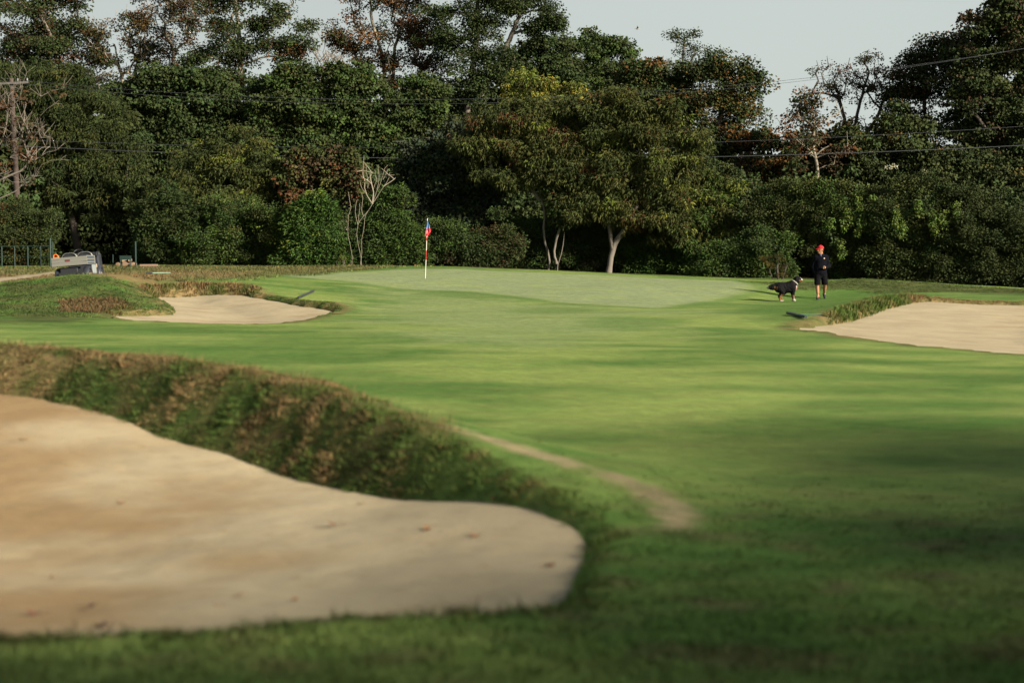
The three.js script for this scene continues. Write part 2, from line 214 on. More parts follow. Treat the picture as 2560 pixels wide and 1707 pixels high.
structure('ground', sheet(steps([[-700, -100, 60], [-100, -45, 8], [-45, -17, 0.4], [-17, -9, 0.14], [-9, 2.6, 0.07], [2.6, 17, 0.14], [17, 45, 0.4], [45, 100, 8], [100, 700, 60]]),
  steps([[-120, -10, 12], [-10, 4, 1], [4, 6.4, 0.12], [6.4, 17.2, 0.07], [17.2, 34, 0.17], [34, 70, 0.15], [70, 90, 0.4], [90, 130, 2], [130, 900, 50]]), land, turf), turfMat, 'rolling mown golf turf with paler putting green');
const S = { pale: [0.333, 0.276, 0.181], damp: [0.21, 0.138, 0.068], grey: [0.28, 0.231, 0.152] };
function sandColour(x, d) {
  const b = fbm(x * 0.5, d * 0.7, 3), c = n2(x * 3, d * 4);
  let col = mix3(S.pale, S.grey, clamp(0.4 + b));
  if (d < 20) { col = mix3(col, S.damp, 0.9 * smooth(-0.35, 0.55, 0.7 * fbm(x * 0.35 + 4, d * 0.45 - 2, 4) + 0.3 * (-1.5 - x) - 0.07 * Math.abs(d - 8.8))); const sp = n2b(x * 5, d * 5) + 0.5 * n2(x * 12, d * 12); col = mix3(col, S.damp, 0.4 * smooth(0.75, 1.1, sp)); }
  else { col = mix3(col, S.damp, 0.4 * smooth(0.15, 0.6, fbm(x * 0.3 - 7, d * 0.8, 3) + (x > 8 ? 0.12 * (x - 11) : 0))); }
  return col;
}
const rake = (x, d) => 0.010 * n2(x * 0.7, d * 0.7) + 0.004 * n2b(x * 2.4, d * 2.4) + 0.002 * n2(x * 7, d * 7);
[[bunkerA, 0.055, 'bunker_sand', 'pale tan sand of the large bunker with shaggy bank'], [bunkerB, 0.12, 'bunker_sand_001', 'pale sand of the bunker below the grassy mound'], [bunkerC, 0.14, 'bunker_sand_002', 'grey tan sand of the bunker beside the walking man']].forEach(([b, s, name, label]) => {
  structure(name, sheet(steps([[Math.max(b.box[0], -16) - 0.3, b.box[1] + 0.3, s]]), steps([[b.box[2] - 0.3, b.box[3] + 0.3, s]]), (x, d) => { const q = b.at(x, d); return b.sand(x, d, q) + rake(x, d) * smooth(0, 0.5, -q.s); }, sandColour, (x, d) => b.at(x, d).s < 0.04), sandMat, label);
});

// ---------------------------------------------------------------- grass that stands: tufts of blades
function tuft(n, R, h, w, lean, seed) {
  const r = rng(seed), pos = [], nor = [];
  for (let k = 0; k < n; k++) {
    const a = r() * 6.283, q = R * Math.sqrt(r()), x = Math.cos(a) * q, z = Math.sin(a) * q, t = r() * 6.283, H = h * (0.55 + 0.6 * r()), L = lean * H * (0.3 + r()), ta = a + (r() - 0.5) * 2.4, dx = Math.cos(ta) * L, dz = Math.sin(ta) * L, wx = Math.cos(t) * w / 2, wz = Math.sin(t) * w / 2;
    const B0 = [x - wx, -0.01, z - wz], B1 = [x + wx, -0.01, z + wz], M0 = [x + dx * 0.35 - wx * 0.7, H * 0.6, z + dz * 0.35 - wz * 0.7], M1 = [x + dx * 0.35 + wx * 0.7, H * 0.6, z + dz * 0.35 + wz * 0.7], T = [x + dx, H * (1 - 0.25 * lean), z + dz];
    for (const p of [B0, B1, M1, B0, M1, M0, M0, M1, T]) { pos.push(...p); const m = V(-wz, 0, wx).normalize().multiplyScalar(0.45).add(V(dx * 2, 1, dz * 2).normalize()).normalize(); nor.push(m.x, m.y, m.z); }
  }
  const g = new THREE.BufferGeometry(); g.setAttribute('position', new THREE.Float32BufferAttribute(pos, 3)); g.setAttribute('normal', new THREE.Float32BufferAttribute(nor, 3)); return g;
}
const bladeMat = new THREE.MeshPhysicalMaterial({ color: lin(1, 1, 1), roughness: 0.9, specularIntensity: 0.2 });
function strew(name, label, category, geo, list, kind = 'stuff', parent = scene, mat = bladeMat) {
  const m = new THREE.InstancedMesh(geo, mat, list.length), o = new THREE.Object3D(), c = new THREE.Color(); m.name = parent === scene ? numbered(name) : name; m.castShadow = m.receiveShadow = true; m.userData.kind = kind;
  list.forEach(([p, q, s, col], i) => { o.position.copy(p); if (q.isQuaternion) o.quaternion.copy(q); else o.rotation.set(q[0], q[1], q[2]); if (s.isVector3) o.scale.copy(s); else o.scale.set(s, s, s); o.updateMatrix(); m.setMatrixAt(i, o.matrix); m.setColorAt(i, c.setRGB(...col)); });
  if (label) { m.userData.label = label; } if (category) m.userData.category = category; parent.add(m); return m;
}
const G = { deep: [0.034, 0.055, 0.014], mid: [0.06, 0.088, 0.022], lush: [0.085, 0.135, 0.03], straw: [0.22, 0.15, 0.07], tan: [0.17, 0.105, 0.05], olive: [0.085, 0.088, 0.03], brown: [0.085, 0.05, 0.024] };
const jig = (c, r, k = 0.25) => { const f = 1 + (r() - 0.5) * 2 * k; return [c[0] * f * (1 + (r() - 0.5) * k), c[1] * f, c[2] * f]; };
function sow(x0, x1, d0, d1, perM2, seed, fn) { const r = rng(seed), out = [], n = Math.round((x1 - x0) * (d1 - d0) * perM2); for (let k = 0; k < n; k++) { const x = lerp(x0, x1, r()), d = lerp(d0, d1, r()); if (Math.abs(x) > d * 0.33 + 1.5) continue; const f = fn(x, d, r); if (!f) continue; out.push([V(x, land(x, d) - 0.005, -d), [(r() - 0.5) * 0.3, r() * 6.283, (r() - 0.5) * 0.3], f[0], f[1]]); } return out; }
const nearTuft = tuft(24, 0.06, 0.1, 0.0042, 0.85, 1), shortTuft = tuft(30, 0.07, 0.045, 0.005, 0.9, 2), farTuft = tuft(18, 0.16, 0.15, 0.016, 0.8, 3), dryTuft = tuft(20, 0.12, 0.2, 0.012, 0.55, 4), wispTuft = tuft(9, 0.08, 0.15, 0.0035, 0.7, 6);
strew('bank_grass', 'shaggy green and straw grass hanging over the bunker bank', 'grass', nearTuft, sow(-8, 1.4, 9.5, 17.6, 1300, 21, (x, d, r) => {
  const q = bunkerA.at(x, d); if (!q || q.raise < 0.05 + 0.12 * r()) return 0; const edge = -q.face / bunkerA.slope * 1.02 - 0.03 - 0.09 * n2b(x * 2.7, d * 2.7), c = n2(x * 1.3, d * 1.3) + 0.5 * n2b(x * 3.2, d * 3.2); if (q.s < edge || q.s > (0.02 + 0.4 * smooth(0.2, 0.6, q.raise)) * (1 + 0.6 * c)) return 0;
  const k = smooth(-0.05, 0.75, c + 0.3 * (r() - 0.5) + 0.2 * (-1.6 - x)); let col = mix3(mix3(G.mid, G.lush, clamp(0.5 + 0.8 * n2b(x * 1.6, d * 2))), k > 0.75 ? G.straw : G.tan, k); if (r() < 0.12) col = G.brown;
  const clumpy = 0.6 + 0.5 * Math.max(0, 0.3 + n2(x * 2.6 + 7, d * 2.6)); return [V(1.1, 0.32 + 0.3 * r() + 0.12 * k, 1.1).multiplyScalar((q.s > 0.1 ? 0.55 : 0.7) * clumpy), jig(mix3(col, G.olive, 0.3 * r()).map((v) => v * 1.35), r, 0.35)]; }));
strew('crest_grass', 'thin dry stalks standing along the crest of the bunker bank', 'grass', wispTuft, sow(-8, -0.4, 11.5, 17.6, 260, 29, (x, d, r) => { const q = bunkerA.at(x, d); if (!q || q.raise < 0.18) return 0; const c = n2(x * 1.1 + 5, d * 1.1); if (q.s < -0.12 || q.s > 0.35 + 0.3 * c || r() > 0.45 + 0.5 * c) return 0; return [0.35 + 0.4 * r(), jig(r() < 0.6 ? G.straw : G.olive, r, 0.3)]; }));
strew('rim_grass', 'ragged grass along the low rim of the large bunker', 'grass', nearTuft, sow(-4, 2.8, 6.3, 11, 620, 22, (x, d, r) => {
  const q = bunkerA.at(x, d); if (!q || q.raise > 0.12 || q.s < -0.1 || q.s > (d > 8 ? 0.08 : 0.13) + 0.1 * n2(x * 2, d * 2)) return 0; const col = mix3(G.deep, r() < 0.16 ? G.straw : G.lush, 0.2 + 0.7 * r()); return [V(1, 0.4 + 0.4 * r(), 1).multiplyScalar((d < 8 ? 0.75 : 0.6) * (0.7 + 0.8 * Math.max(0, n2(x * 3.1 + 4, d * 3.1)))), jig(d > 8 ? mix3(col, G.lush, 0.5) : col, r, 0.3)]; }));
strew('turf_grass', 'short mown grass blades of the turf around the large bunker', 'grass', shortTuft, sow(-5, 5, 4.6, 13, 330, 23, (x, d, r) => {
  const q = bunkerA.at(x, d); if (q && q.s < 0.08) return 0; if (r() < smooth(6, 13, d) || stripAt(x, d) < 0.16) return 0; const c = turf(x, d); return [V(1, (0.5 + 0.5 * r()) * lerp(0.8, 0.4, smooth(6.5, 8.5, d)), 1), jig([c[0] * 1.1, c[1] * 1.1, c[2] * 1.1], r, 0.22)]; }));
strew('face_grass', 'dry straw and green grass on the faces of the far bunkers', 'grass', dryTuft, [...sow(-14, -3, 41, 54, 420, 24, (x, d, r) => {
  const q = bunkerB.at(x, d); if (!q || q.face < 0.1) return 0; const dry = smooth(0.15, 0.26, q.face); if (q.s < -q.face / bunkerB.slope - 0.05 || q.s > 0.02 + 0.1 * dry) return 0; const k = dry * clamp(0.7 + 0.7 * n2(x * 1.1, d)); return [V(1, 1, 1).multiplyScalar(lerp(0.16, 0.42, dry) * (0.7 + 0.7 * r())), jig(mix3(mix3(G.mid, G.lush, 0.6), r() < 0.5 ? G.straw : G.tan, k).map((v) => v * 1.2), r, 0.35)]; }),
  ...sow(-14, -8, 41, 47, 200, 30, (x, d, r) => { const z = zFace(x, d); if (z > 0.1 + 0.2 * n2(x * 2, d * 2)) return 0; return [0.25 + 0.4 * r(), jig((r() < 0.35 ? G.straw : r() < 0.7 ? G.tan : G.olive).map((v) => v * 0.75), r, 0.4)]; }),
  ...sow(7, 20, 35, 50, 420, 25, (x, d, r) => { const q = bunkerC.at(x, d); if (!q || q.face < 0.095) return 0; if (q.s < -q.face / bunkerC.slope - 0.06 || q.s > 0.1) return 0; const k = clamp(smooth(9.2, 11.2, x) * 0.85 + 0.5 * n2(x * 1.1, d) + 0.05); return [V(1, 1, 1).multiplyScalar((0.18 + 0.3 * smooth(0.1, 0.24, q.face)) * (0.7 + 0.7 * r())), jig(mix3(mix3(G.mid, G.lush, 0.5), r() < 0.5 ? G.straw : G.tan, k).map((v) => v * 1.25), r, 0.35)]; })]);
strew('mound_grass', 'dark uncut grass over the mound before the utility cart', 'grass', farTuft, sow(-19, -8, 41, 57, 150, 26, (x, d, r) => { if (zMound(x, d) > -0.15 + 0.5 * n2(x, d)) return 0; const q = bunkerB.at(x, d); if (q && q.s < 0.05) return 0; const c = turf(x, d); return [0.16 + 0.24 * r(), jig(c, r, 0.3)]; }));
strew('rough_grass', 'dry uncut grass strip before the wood edge', 'grass', farTuft, sow(-26, -3, 52, 77, 50, 27, (x, d, r) => { if (zBack(x, d) > 0.3 || zTrack(x, d) < 0.1) return 0; const c = turf(x, d); return [0.3 + 0.4 * r(), jig(c, r, 0.35)]; }));
strew('rise_grass', 'uncut grass on the low rise behind the walking man', 'grass', farTuft, sow(6, 26, 55, 74, 50, 28, (x, d, r) => { if (zRise(x, d) > 0.3) return 0; const c = turf(x, d); return [0.16 + 0.24 * r(), jig(c, r, 0.3)]; }));
console.log('ground done');

// ---------------------------------------------------------------- trees and shrubs
function leafCluster(n, R, len, wid, droop, seed, flat = 0.7) {
  const r = rng(seed), pos = [], a = V(), b = V(), c = V(), e = V();
  for (let k = 0; k < n; k++) {
    const dir = V(r() - 0.5, (r() - 0.5) * flat, r() - 0.5).normalize(), p = dir.clone().multiplyScalar(R * Math.cbrt(r())); p.y *= flat;
    const ax = dir.clone().multiplyScalar(0.8).add(V((r() - 0.5) * 1.2, -droop + (r() - 0.5) * 0.7, (r() - 0.5) * 1.2)).normalize(), sd = V(r() - 0.5, (r() - 0.5) * 0.6, r() - 0.5).cross(ax).normalize(), up = sd.clone().cross(ax), L = len * (0.7 + 0.6 * r()), w = wid * (0.7 + 0.6 * r());
    a.copy(p); b.copy(p).addScaledVector(ax, L * 0.45).addScaledVector(sd, w / 2).addScaledVector(up, L * 0.1); c.copy(p).addScaledVector(ax, L).addScaledVector(up, -L * 0.12); e.copy(p).addScaledVector(ax, L * 0.45).addScaledVector(sd, -w / 2).addScaledVector(up, L * 0.1);
    for (const q of [a, b, c, a, c, e]) pos.push(q.x, q.y, q.z);
  }
  const g = new THREE.BufferGeometry(); g.setAttribute('position', new THREE.Float32BufferAttribute(pos, 3)); g.computeVertexNormals(); return g;
}
const LEAF = { broad: leafCluster(20, 0.34, 0.15, 0.13, 0.5, 31), long: leafCluster(26, 0.32, 0.17, 0.055, 0.9, 32), small: leafCluster(34, 0.3, 0.09, 0.06, 0.35, 33), fern: leafCluster(28, 0.3, 0.15, 0.05, 0.25, 34), open: leafCluster(15, 0.46, 0.125, 0.1, 0.5, 37), big: leafCluster(26, 0.8, 0.34, 0.3, 0.4, 35) };
const leafMat = new THREE.MeshPhysicalMaterial({ color: lin(1, 1, 1), roughness: 0.7, specularIntensity: 0.16 });
const barkMat = { grey: std([0.12, 0.1, 0.08], 0.9), dark: std([0.055, 0.042, 0.032], 0.95), pale: std([0.2, 0.17, 0.125], 0.9), pole: std([0.045, 0.03, 0.024], 0.95) };
const L = { olive: [0.058, 0.064, 0.018], moss: [0.034, 0.044, 0.013], dark: [0.031, 0.043, 0.014], deep: [0.034, 0.052, 0.016], green: [0.045, 0.075, 0.016], fresh: [0.044, 0.086, 0.018], grey: [0.032, 0.042, 0.026], rust: [0.074, 0.033, 0.014], orange: [0.115, 0.052, 0.015], amber: [0.105, 0.07, 0.018], yellow: [0.24, 0.20, 0.035], brown: [0.046, 0.031, 0.016], lime: [0.12, 0.145, 0.026] };
const noDup = {};
// o: px, py base pixel column and metres ahead d; lobes [px, py, rx, ry, dz]; leaf, colours [[colour, share] ...], cover (how dense), trunk polyline in pixels, bark
function tree(name, label, category, group, o) {
  const r = rng(o.seed), d = o.d, k = d / F, r0 = ray(o.px, HORIZON), bxw = r0.x * d / -r0.z, foot = ground(bxw, d), t = thing(name, label, category, foot, 0, group);
  const spread = []; for (const [px, py, rx, ry, dz = 0] of o.lobes) { spread.push([px, py, rx * 0.88, ry * 0.88, dz]); for (let i = 0; i < (o.shrub ? 4 : 2); i++) { const a = r() * 6.283, f = 0.3 + 0.25 * r(); spread.push([px + Math.cos(a) * rx * 0.78, py + Math.sin(a) * ry * 0.78, rx * f, ry * f, dz - (r() - 0.3) * rx * 0.5 * k]); } }
  const lobes = (o.colours && !o.plain ? spread : o.lobes).map(([px, py, rx, ry, dz = 0]) => { const c = P(px, py, d + dz); return { c: c.sub(foot), rx: rx * k, ry: ry * k, rz: (o.deep ?? 0.75) * (rx + ry) / 2 * k }; });
  // clumps through the crown, most of them near its skin
  const clumps = [], cr = o.clump ?? 0.5, cover = o.cover ?? 1;
  for (const l of lobes) {
    const area = 4 * Math.PI * Math.pow((Math.pow(l.rx * l.ry, 1.6) + Math.pow(l.rx * l.rz, 1.6) + Math.pow(l.ry * l.rz, 1.6)) / 3, 1 / 1.6), n = Math.max(5, Math.round(cover * 1.15 * area / (Math.PI * cr * cr)));
    for (let i = 0; i < n; i++) {
      const u = V(r() * 2 - 1, r() * 2 - 1, r() * 2 - 1); if (u.lengthSq() > 1 || u.lengthSq() < 0.02) { i--; continue; } u.normalize();
      if (u.z < -0.35 && r() < 0.55) continue;
      const q = Math.cbrt(lerp(o.hollow ?? 0.3, 1.05, r())) * (1 + (o.shrub ? 0.62 : 0.42) * n3(u.x * 2.2 + l.c.x, u.y * 2.2 + l.c.y, u.z * 2.2 + o.seed)) * (r() < (o.shrub ? 0.14 : 0.06) ? 1.26 : 1), p = V(l.c.x + u.x * l.rx * q, l.c.y + u.y * l.ry * q, l.c.z + u.z * l.rz * q);
      p.x += 0.35 * n3(p.x, p.y, o.seed); p.y += 0.3 * n3(p.y, p.z, o.seed + 9); if (p.y < 0.15) p.y = 0.15 + 0.3 * r();
      clumps.push({ p, u, s: cr * (0.65 + 0.6 * r()) });
    }
  }
  const pick = () => { let q = r() * o.colours.reduce((s, c) => s + c[1], 0); for (const c of o.colours) if ((q -= c[1]) <= 0) return L[c[0]]; return L[o.colours[0][0]]; };
  const geo = LEAF[o.leaf || 'broad'], list = [], per = (o.per ?? 7) * 1.7;
  if (o.colours) for (const c of clumps) {
    const base = pick(), vary = pick(), n = o.per < 1 ? (r() < o.per ? 1 : 0) : Math.max(2, Math.round(per * (c.s / cr) ** 2));
    for (let i = 0; i < n; i++) { const v = V(r() - 0.5, r() - 0.5, r() - 0.5).normalize().multiplyScalar(c.s * Math.cbrt(r())); v.y *= 0.62; const z = r(), col = jig(mix3(z < 0.45 ? base : z < 0.7 ? vary : pick(), base, 0.25 * r()).map((q) => q * 0.82), r, 0.32); list.push([c.p.clone().add(v), [(r() - 0.5) * 0.7, r() * 6.283, (r() - 0.5) * 0.7], (o.size ?? 1) * (0.75 + 0.5 * r()), col]); }
  }
  // woody frame: every clump is tied to the nearest wood already grown
  const nodes = [], stemsOf = []; let stemNo = 0; const add = (p, parent, main) => { nodes.push({ p, parent, w: 0, main, stem: stemNo }); return nodes.length - 1; };
  for (const stem of o.trunks || [[[o.px, null], [lobes[0] ? o.lobes[0][0] : o.px, o.lobes[0][1] + o.lobes[0][3] * 0.3]]]) {
    const pts = stem.map(([px, py, dz = 0]) => (py === null ? V(P(px, HORIZON, d).x - foot.x, -0.15, 0) : P(px, py, d + dz).sub(foot))), curve = new THREE.CatmullRomCurve3(pts), m = Math.max(4, Math.round(curve.getLength() / 0.35)); let last = -1;
    for (let i = 0; i <= m; i++) { const p = curve.getPoint(i / m); p.x += 0.04 * n2(p.y * 1.4, o.seed); last = add(p, last, true); }
    stemsOf.push([]); stemNo++;
  }
  const stems = nodes.length, mid = nodes[Math.floor(stems * 0.6)].p, ties = clumps.filter(() => r() < (o.wood ?? 0.4)).sort((a, b) => a.p.distanceTo(mid) - b.p.distanceTo(mid)).slice(0, o.ties ?? 150);
  for (const c of ties) {
    let best = -1, bd = 1e9; for (let i = 0; i < nodes.length; i++) { const q = nodes[i].p, dd = q.distanceTo(c.p) + (q.y > c.p.y - 0.1 ? 0.9 * (q.y - c.p.y + 0.4) : 0) + (i < 3 ? 2 : 0); if (dd < bd) { bd = dd; best = i; } }
    const a = nodes[best].p, len = a.distanceTo(c.p), m = Math.max(2, Math.round(len / 0.5)); let last = best;
    for (let i = 1; i <= m; i++) { const f = i / m, p = a.clone().lerp(c.p, f); p.y += Math.sin(f * Math.PI) * len * 0.08; p.x += 0.05 * (r() - 0.5) * len; p.z += 0.05 * (r() - 0.5) * len; last = add(p, last, false); }
    for (let q = last; q >= 0; q = nodes[q].parent) nodes[q].w++;
    if (o.twigs) for (let i = 0; i < o.twigs; i++) { const e = add(c.p.clone().add(V(r() - 0.5, r() * 0.9 - 0.1, r() - 0.5).multiplyScalar(0.9)), last, false); nodes[e].w = 0.3; }
  }
  const total = Math.max(...nodes.map((n) => n.w), 1), R0 = o.girth ?? 0.16, rad = (n) => Math.max(o.thin ?? 0.012, R0 * Math.pow((n.w + (n.main ? 0.12 * total : 0)) / (1.12 * total), 0.46));
  const wood = [[], []]; for (const n of nodes) if (n.parent >= 0) { const q = nodes[n.parent], a = Math.min(rad(q), n.main || !q.main ? 9 : rad(n) * 1.3), sides = n.main ? 8 : 5; const flare = n.main && q.parent < 0 ? 1.35 : 1; (n.main ? stemsOf[n.stem] : wood[1]).push(rod(q.p, n.p, a * flare, rad(n), sides)); }
  stemsOf.forEach((w) => w.length && part(o.shrub ? 'stem' : 'trunk', merge(w), barkMat[o.bark || 'dark'], t));
  if (wood[1].length) { const b = part('branches', merge(wood[1]), barkMat[o.bark || 'dark'], t); b.userData.kind = 'stuff'; }
  if (list.length) { const c = strew(o.shrub ? 'foliage' : 'crown', null, null, geo, list, 'stuff', t, leafMat); leaves += list.length; }
  t.userData.foot = undefined; return t;
}
let leaves = 0;
const BACK = 'tall trees at the back of the wood', EDGE = 'trees along the wood edge', LOW = 'shrubs along the foot of the wood';
// --- the tall back row
tree('maple_tree', 'tall dark tree with rust brown leaves above the leaning utility pole', 'tree', BACK, { px: 90, d: 97, seed: 101, leaf: 'open', lobes: [[70, 60, 130, 130], [150, 170, 110, 130], [20, 230, 110, 140], [120, -60, 120, 90]], colours: [['dark', 4], ['rust', 1], ['deep', 2], ['brown', 1]], cover: 0.8, girth: 0.2, bark: 'grey' });
tree('maple_tree', 'sparse autumn tree with pale forked trunk and rust leaves', 'tree', BACK, { px: 312, d: 96, seed: 102, leaf: 'open', trunks: [[[325, null], [318, 260], [300, 180], [285, 110]], [[318, 230], [345, 150], [352, 90]]], lobes: [[285, 110, 75, 60], [370, 90, 70, 55], [250, 190, 50, 60], [360, 170, 75, 60], [320, 60, 50, 30], [300, 215, 60, 35], [390, 225, 50, 30]], colours: [['rust', 2], ['amber', 0.5], ['dark', 2.6], ['brown', 1.5]], cover: 0.3, per: 4.5, clump: 0.36, size: 0.85, wood: 1, ties: 260, girth: 0.13, bark: 'pale', twigs: 2 });
tree('maple_tree', 'sparse rust leaved tree top beside the tall pale trunk', 'tree', BACK, { px: 450, d: 98, seed: 103, leaf: 'open', lobes: [[430, 60, 80, 60], [500, 20, 70, 70], [450, 140, 80, 60], [395, 15, 60, 40], [440, -60, 80, 50]], colours: [['rust', 1.8], ['dark', 3], ['brown', 2]], cover: 0.3, per: 4.5, clump: 0.36, size: 0.85, wood: 1, ties: 260, girth: 0.12, bark: 'pale', twigs: 2 });
tree('maple_tree', 'tall maple with pale twin trunk and orange tinted branches', 'tree', BACK, { px: 585, d: 93, seed: 104, leaf: 'open', trunks: [[[580, null], [592, 260], [600, 150], [590, 20], [575, -60]], [[590, 270], [575, 200], [570, 90], [600, -30]]], lobes: [[600, 40, 90, 70], [690, 70, 70, 60], [660, 150, 90, 60], [560, 120, 60, 70], [730, 160, 55, 50], [560, 0, 60, 60], [620, -60, 90, 60], [520, 170, 50, 50], [640, 220, 70, 40]], colours: [['dark', 5], ['rust', 0.7], ['orange', 0.4], ['deep', 2]], cover: 0.5, clump: 0.42, size: 0.9, ties: 220, wood: 0.7, girth: 0.16, bark: 'pale' });
tree('bare_tree', 'leafless tree with a haze of fine brown twigs', 'tree', BACK, { px: 800, d: 104, seed: 105, lobes: [[800, 150, 80, 55], [750, 180, 50, 40], [860, 180, 55, 40]], colours: null, cover: 1.1, wood: 1, ties: 170, twigs: 5, girth: 0.14, thin: 0.014, bark: 'grey' });
tree('maple_tree', 'broad orange autumn tree with two pale trunks against the sky', 'tree', BACK, { px: 970, d: 94, seed: 106, leaf: 'open', trunks: [[[960, null], [962, 240], [955, 140], [930, 50], [925, -20]], [[980, null], [983, 220], [985, 130], [1010, 40], [1020, -20]]], lobes: [[930, 40, 80, 60], [1020, 30, 80, 70], [900, 110, 60, 45], [1060, 110, 70, 60], [980, 110, 80, 60], [1090, 180, 50, 50], [860, 90, 30, 25], [960, -40, 90, 50], [1010, 180, 60, 50], [930, 180, 45, 40]], colours: [['rust', 2.6], ['orange', 1.5], ['dark', 2.6], ['brown', 1]], cover: 0.42, per: 5, clump: 0.38, size: 0.85, ties: 260, wood: 0.9, girth: 0.15, bark: 'pale', twigs: 1 });
tree('oak_tree', 'tall dark green tree rising past the top of the wood', 'tree', BACK, { px: 1175, d: 92, seed: 107, leaf: 'open', trunks: [[[1180, null], [1170, 260], [1190, 120], [1195, 0], [1200, -70]], [[1200, 240], [1265, 120], [1300, 40], [1330, 0]]], lobes: [[1150, 60, 70, 80], [1140, 170, 75, 80], [1220, 30, 60, 70], [1330, 40, 70, 50], [1240, 150, 60, 60], [1290, -10, 70, 50], [1180, -60, 90, 60], [1170, 260, 90, 60], [1370, 55, 30, 20]], colours: [['dark', 6], ['deep', 2]], cover: 0.6, clump: 0.42, size: 0.9, ties: 220, wood: 0.6, girth: 0.19, bark: 'grey' });
tree('oak_tree', 'dark green tree crown with bushy shoulder right of the tallest tree', 'tree', BACK, { px: 1335, d: 95, seed: 108, lobes: [[1330, 160, 80, 70], [1390, 150, 55, 60], [1270, 200, 70, 60], [1360, 240, 90, 70]], colours: [['dark', 4], ['deep', 3]], cover: 0.95, girth: 0.18 });
tree('round_tree', 'smooth rounded green tree farthest behind the wood', 'tree', BACK, { px: 1490, d: 112, seed: 109, lobes: [[1455, 140, 65, 60], [1530, 175, 80, 70], [1480, 220, 110, 90], [1610, 225, 80, 60], [1680, 270, 60, 50]], colours: [['deep', 3], ['green', 2], ['moss', 2]], cover: 1.1, girth: 0.2, clump: 0.55 });
tree('maple_tree', 'green and orange tree sloping below the rounded far tree', 'tree', BACK, { px: 1610, d: 91, seed: 110, lobes: [[1570, 220, 60, 50], [1630, 210, 70, 45], [1690, 240, 60, 60], [1600, 290, 100, 60], [1680, 320, 70, 60]], colours: [['deep', 4], ['moss', 2], ['orange', 1], ['amber', 0.8]], cover: 0.95, girth: 0.17, bark: 'grey' });
tree('thin_tree', 'thin sparse tree top of three leafy tufts against sky', 'tree', BACK, { px: 1715, d: 94, seed: 111, trunks: [[[1712, null], [1705, 200], [1708, 150], [1712, 90]], [[1706, 190], [1730, 150], [1742, 125]]], lobes: [[1712, 85, 26, 10], [1738, 120, 24, 12], [1690, 105, 24, 10], [1700, 150, 34, 14], [1690, 170, 22, 16]], colours: [['dark', 3], ['moss', 1]], cover: 0.8, per: 4, wood: 1, girth: 0.07, bark: 'grey', clump: 0.3, deep: 0.8, ties: 60, plain: true, leaf: 'open', size: 0.8 });
tree('maple_tree', 'pointed green and amber tree where the wires cross the sky', 'tree', BACK, { px: 1795, d: 90, seed: 112, leaf: 'open', trunks: [[[1790, null], [1795, 330], [1812, 240], [1815, 170]]], lobes: [[1815, 160, 50, 30], [1830, 205, 60, 40], [1770, 230, 50, 45], [1880, 215, 35, 18], [1800, 290, 95, 50], [1870, 320, 60, 60], [1760, 340, 70, 50], [1840, 390, 80, 50], [1760, 180, 30, 20]], colours: [['deep', 4], ['dark', 3], ['amber', 1], ['orange', 0.7]], cover: 0.72, wood: 0.6, girth: 0.15, bark: 'grey' });
tree('birch_tree', 'slim autumn tree with white trunk and coppery leaves', 'tree', BACK, { px: 2045, d: 86, seed: 113, leaf: 'open', trunks: [[[2046, null], [2044, 430], [2036, 370], [2034, 300], [2028, 250]], [[2038, 390], [2015, 365], [2000, 350]], [[2038, 390], [2060, 372], [2075, 365]]], lobes: [[2030, 245, 40, 28], [2060, 270, 45, 40], [2000, 285, 35, 35], [2040, 320, 60, 35], [2000, 350, 60, 40], [2090, 380, 55, 40]], plain: true, colours: [['rust', 2], ['orange', 0.8], ['brown', 3], ['dark', 2]], cover: 0.36, per: 4, wood: 1, girth: 0.085, bark: 'pale', twigs: 2, clump: 0.42 });
tree('maple_tree', 'open autumn tree with many rising limbs against the sky', 'tree', BACK, { px: 2130, d: 95, seed: 114, leaf: 'open', trunks: [[[2135, null], [2130, 370], [2110, 290], [2090, 210]], [[2132, 350], [2150, 260], [2175, 180]], [[2132, 370], [2190, 300], [2215, 230]]], lobes: [[2085, 185, 45, 28], [2170, 180, 45, 40], [2130, 210, 60, 40], [2200, 235, 40, 40], [2070, 240, 40, 30], [2190, 300, 45, 35], [2180, 160, 15, 14]], plain: true, colours: [['rust', 1.2], ['dark', 3], ['brown', 2]], cover: 0.3, per: 4, clump: 0.34, size: 0.8, ties: 260, wood: 1, girth: 0.1, bark: 'dark', twigs: 2 });
tree('maple_tree', 'brown tinted tree stepping up towards the tallest dark mass', 'tree', BACK, { px: 2320, d: 93, seed: 115, leaf: 'open', lobes: [[2310, 130, 50, 35], [2360, 160, 45, 50], [2290, 200, 65, 60], [2370, 250, 80, 70], [2260, 260, 50, 50], [2300, 340, 90, 70], [2420, 130, 50, 60]], colours: [['dark', 5], ['rust', 0.7], ['brown', 1.5]], cover: 0.75, wood: 0.5, girth: 0.17 });
tree('oak_tree', 'massive dark tree with brownish crown at the end of the wood', 'tree', BACK, { px: 2490, d: 90, seed: 116, lobes: [[2470, 130, 90, 80], [2560, 110, 90, 90], [2450, 260, 110, 100], [2570, 280, 120, 110], [2500, 400, 130, 100], [2400, 380, 90, 80], [2540, 40, 50, 40]], colours: [['dark', 5], ['brown', 1.6], ['moss', 1.6]], cover: 0.9, girth: 0.24 });
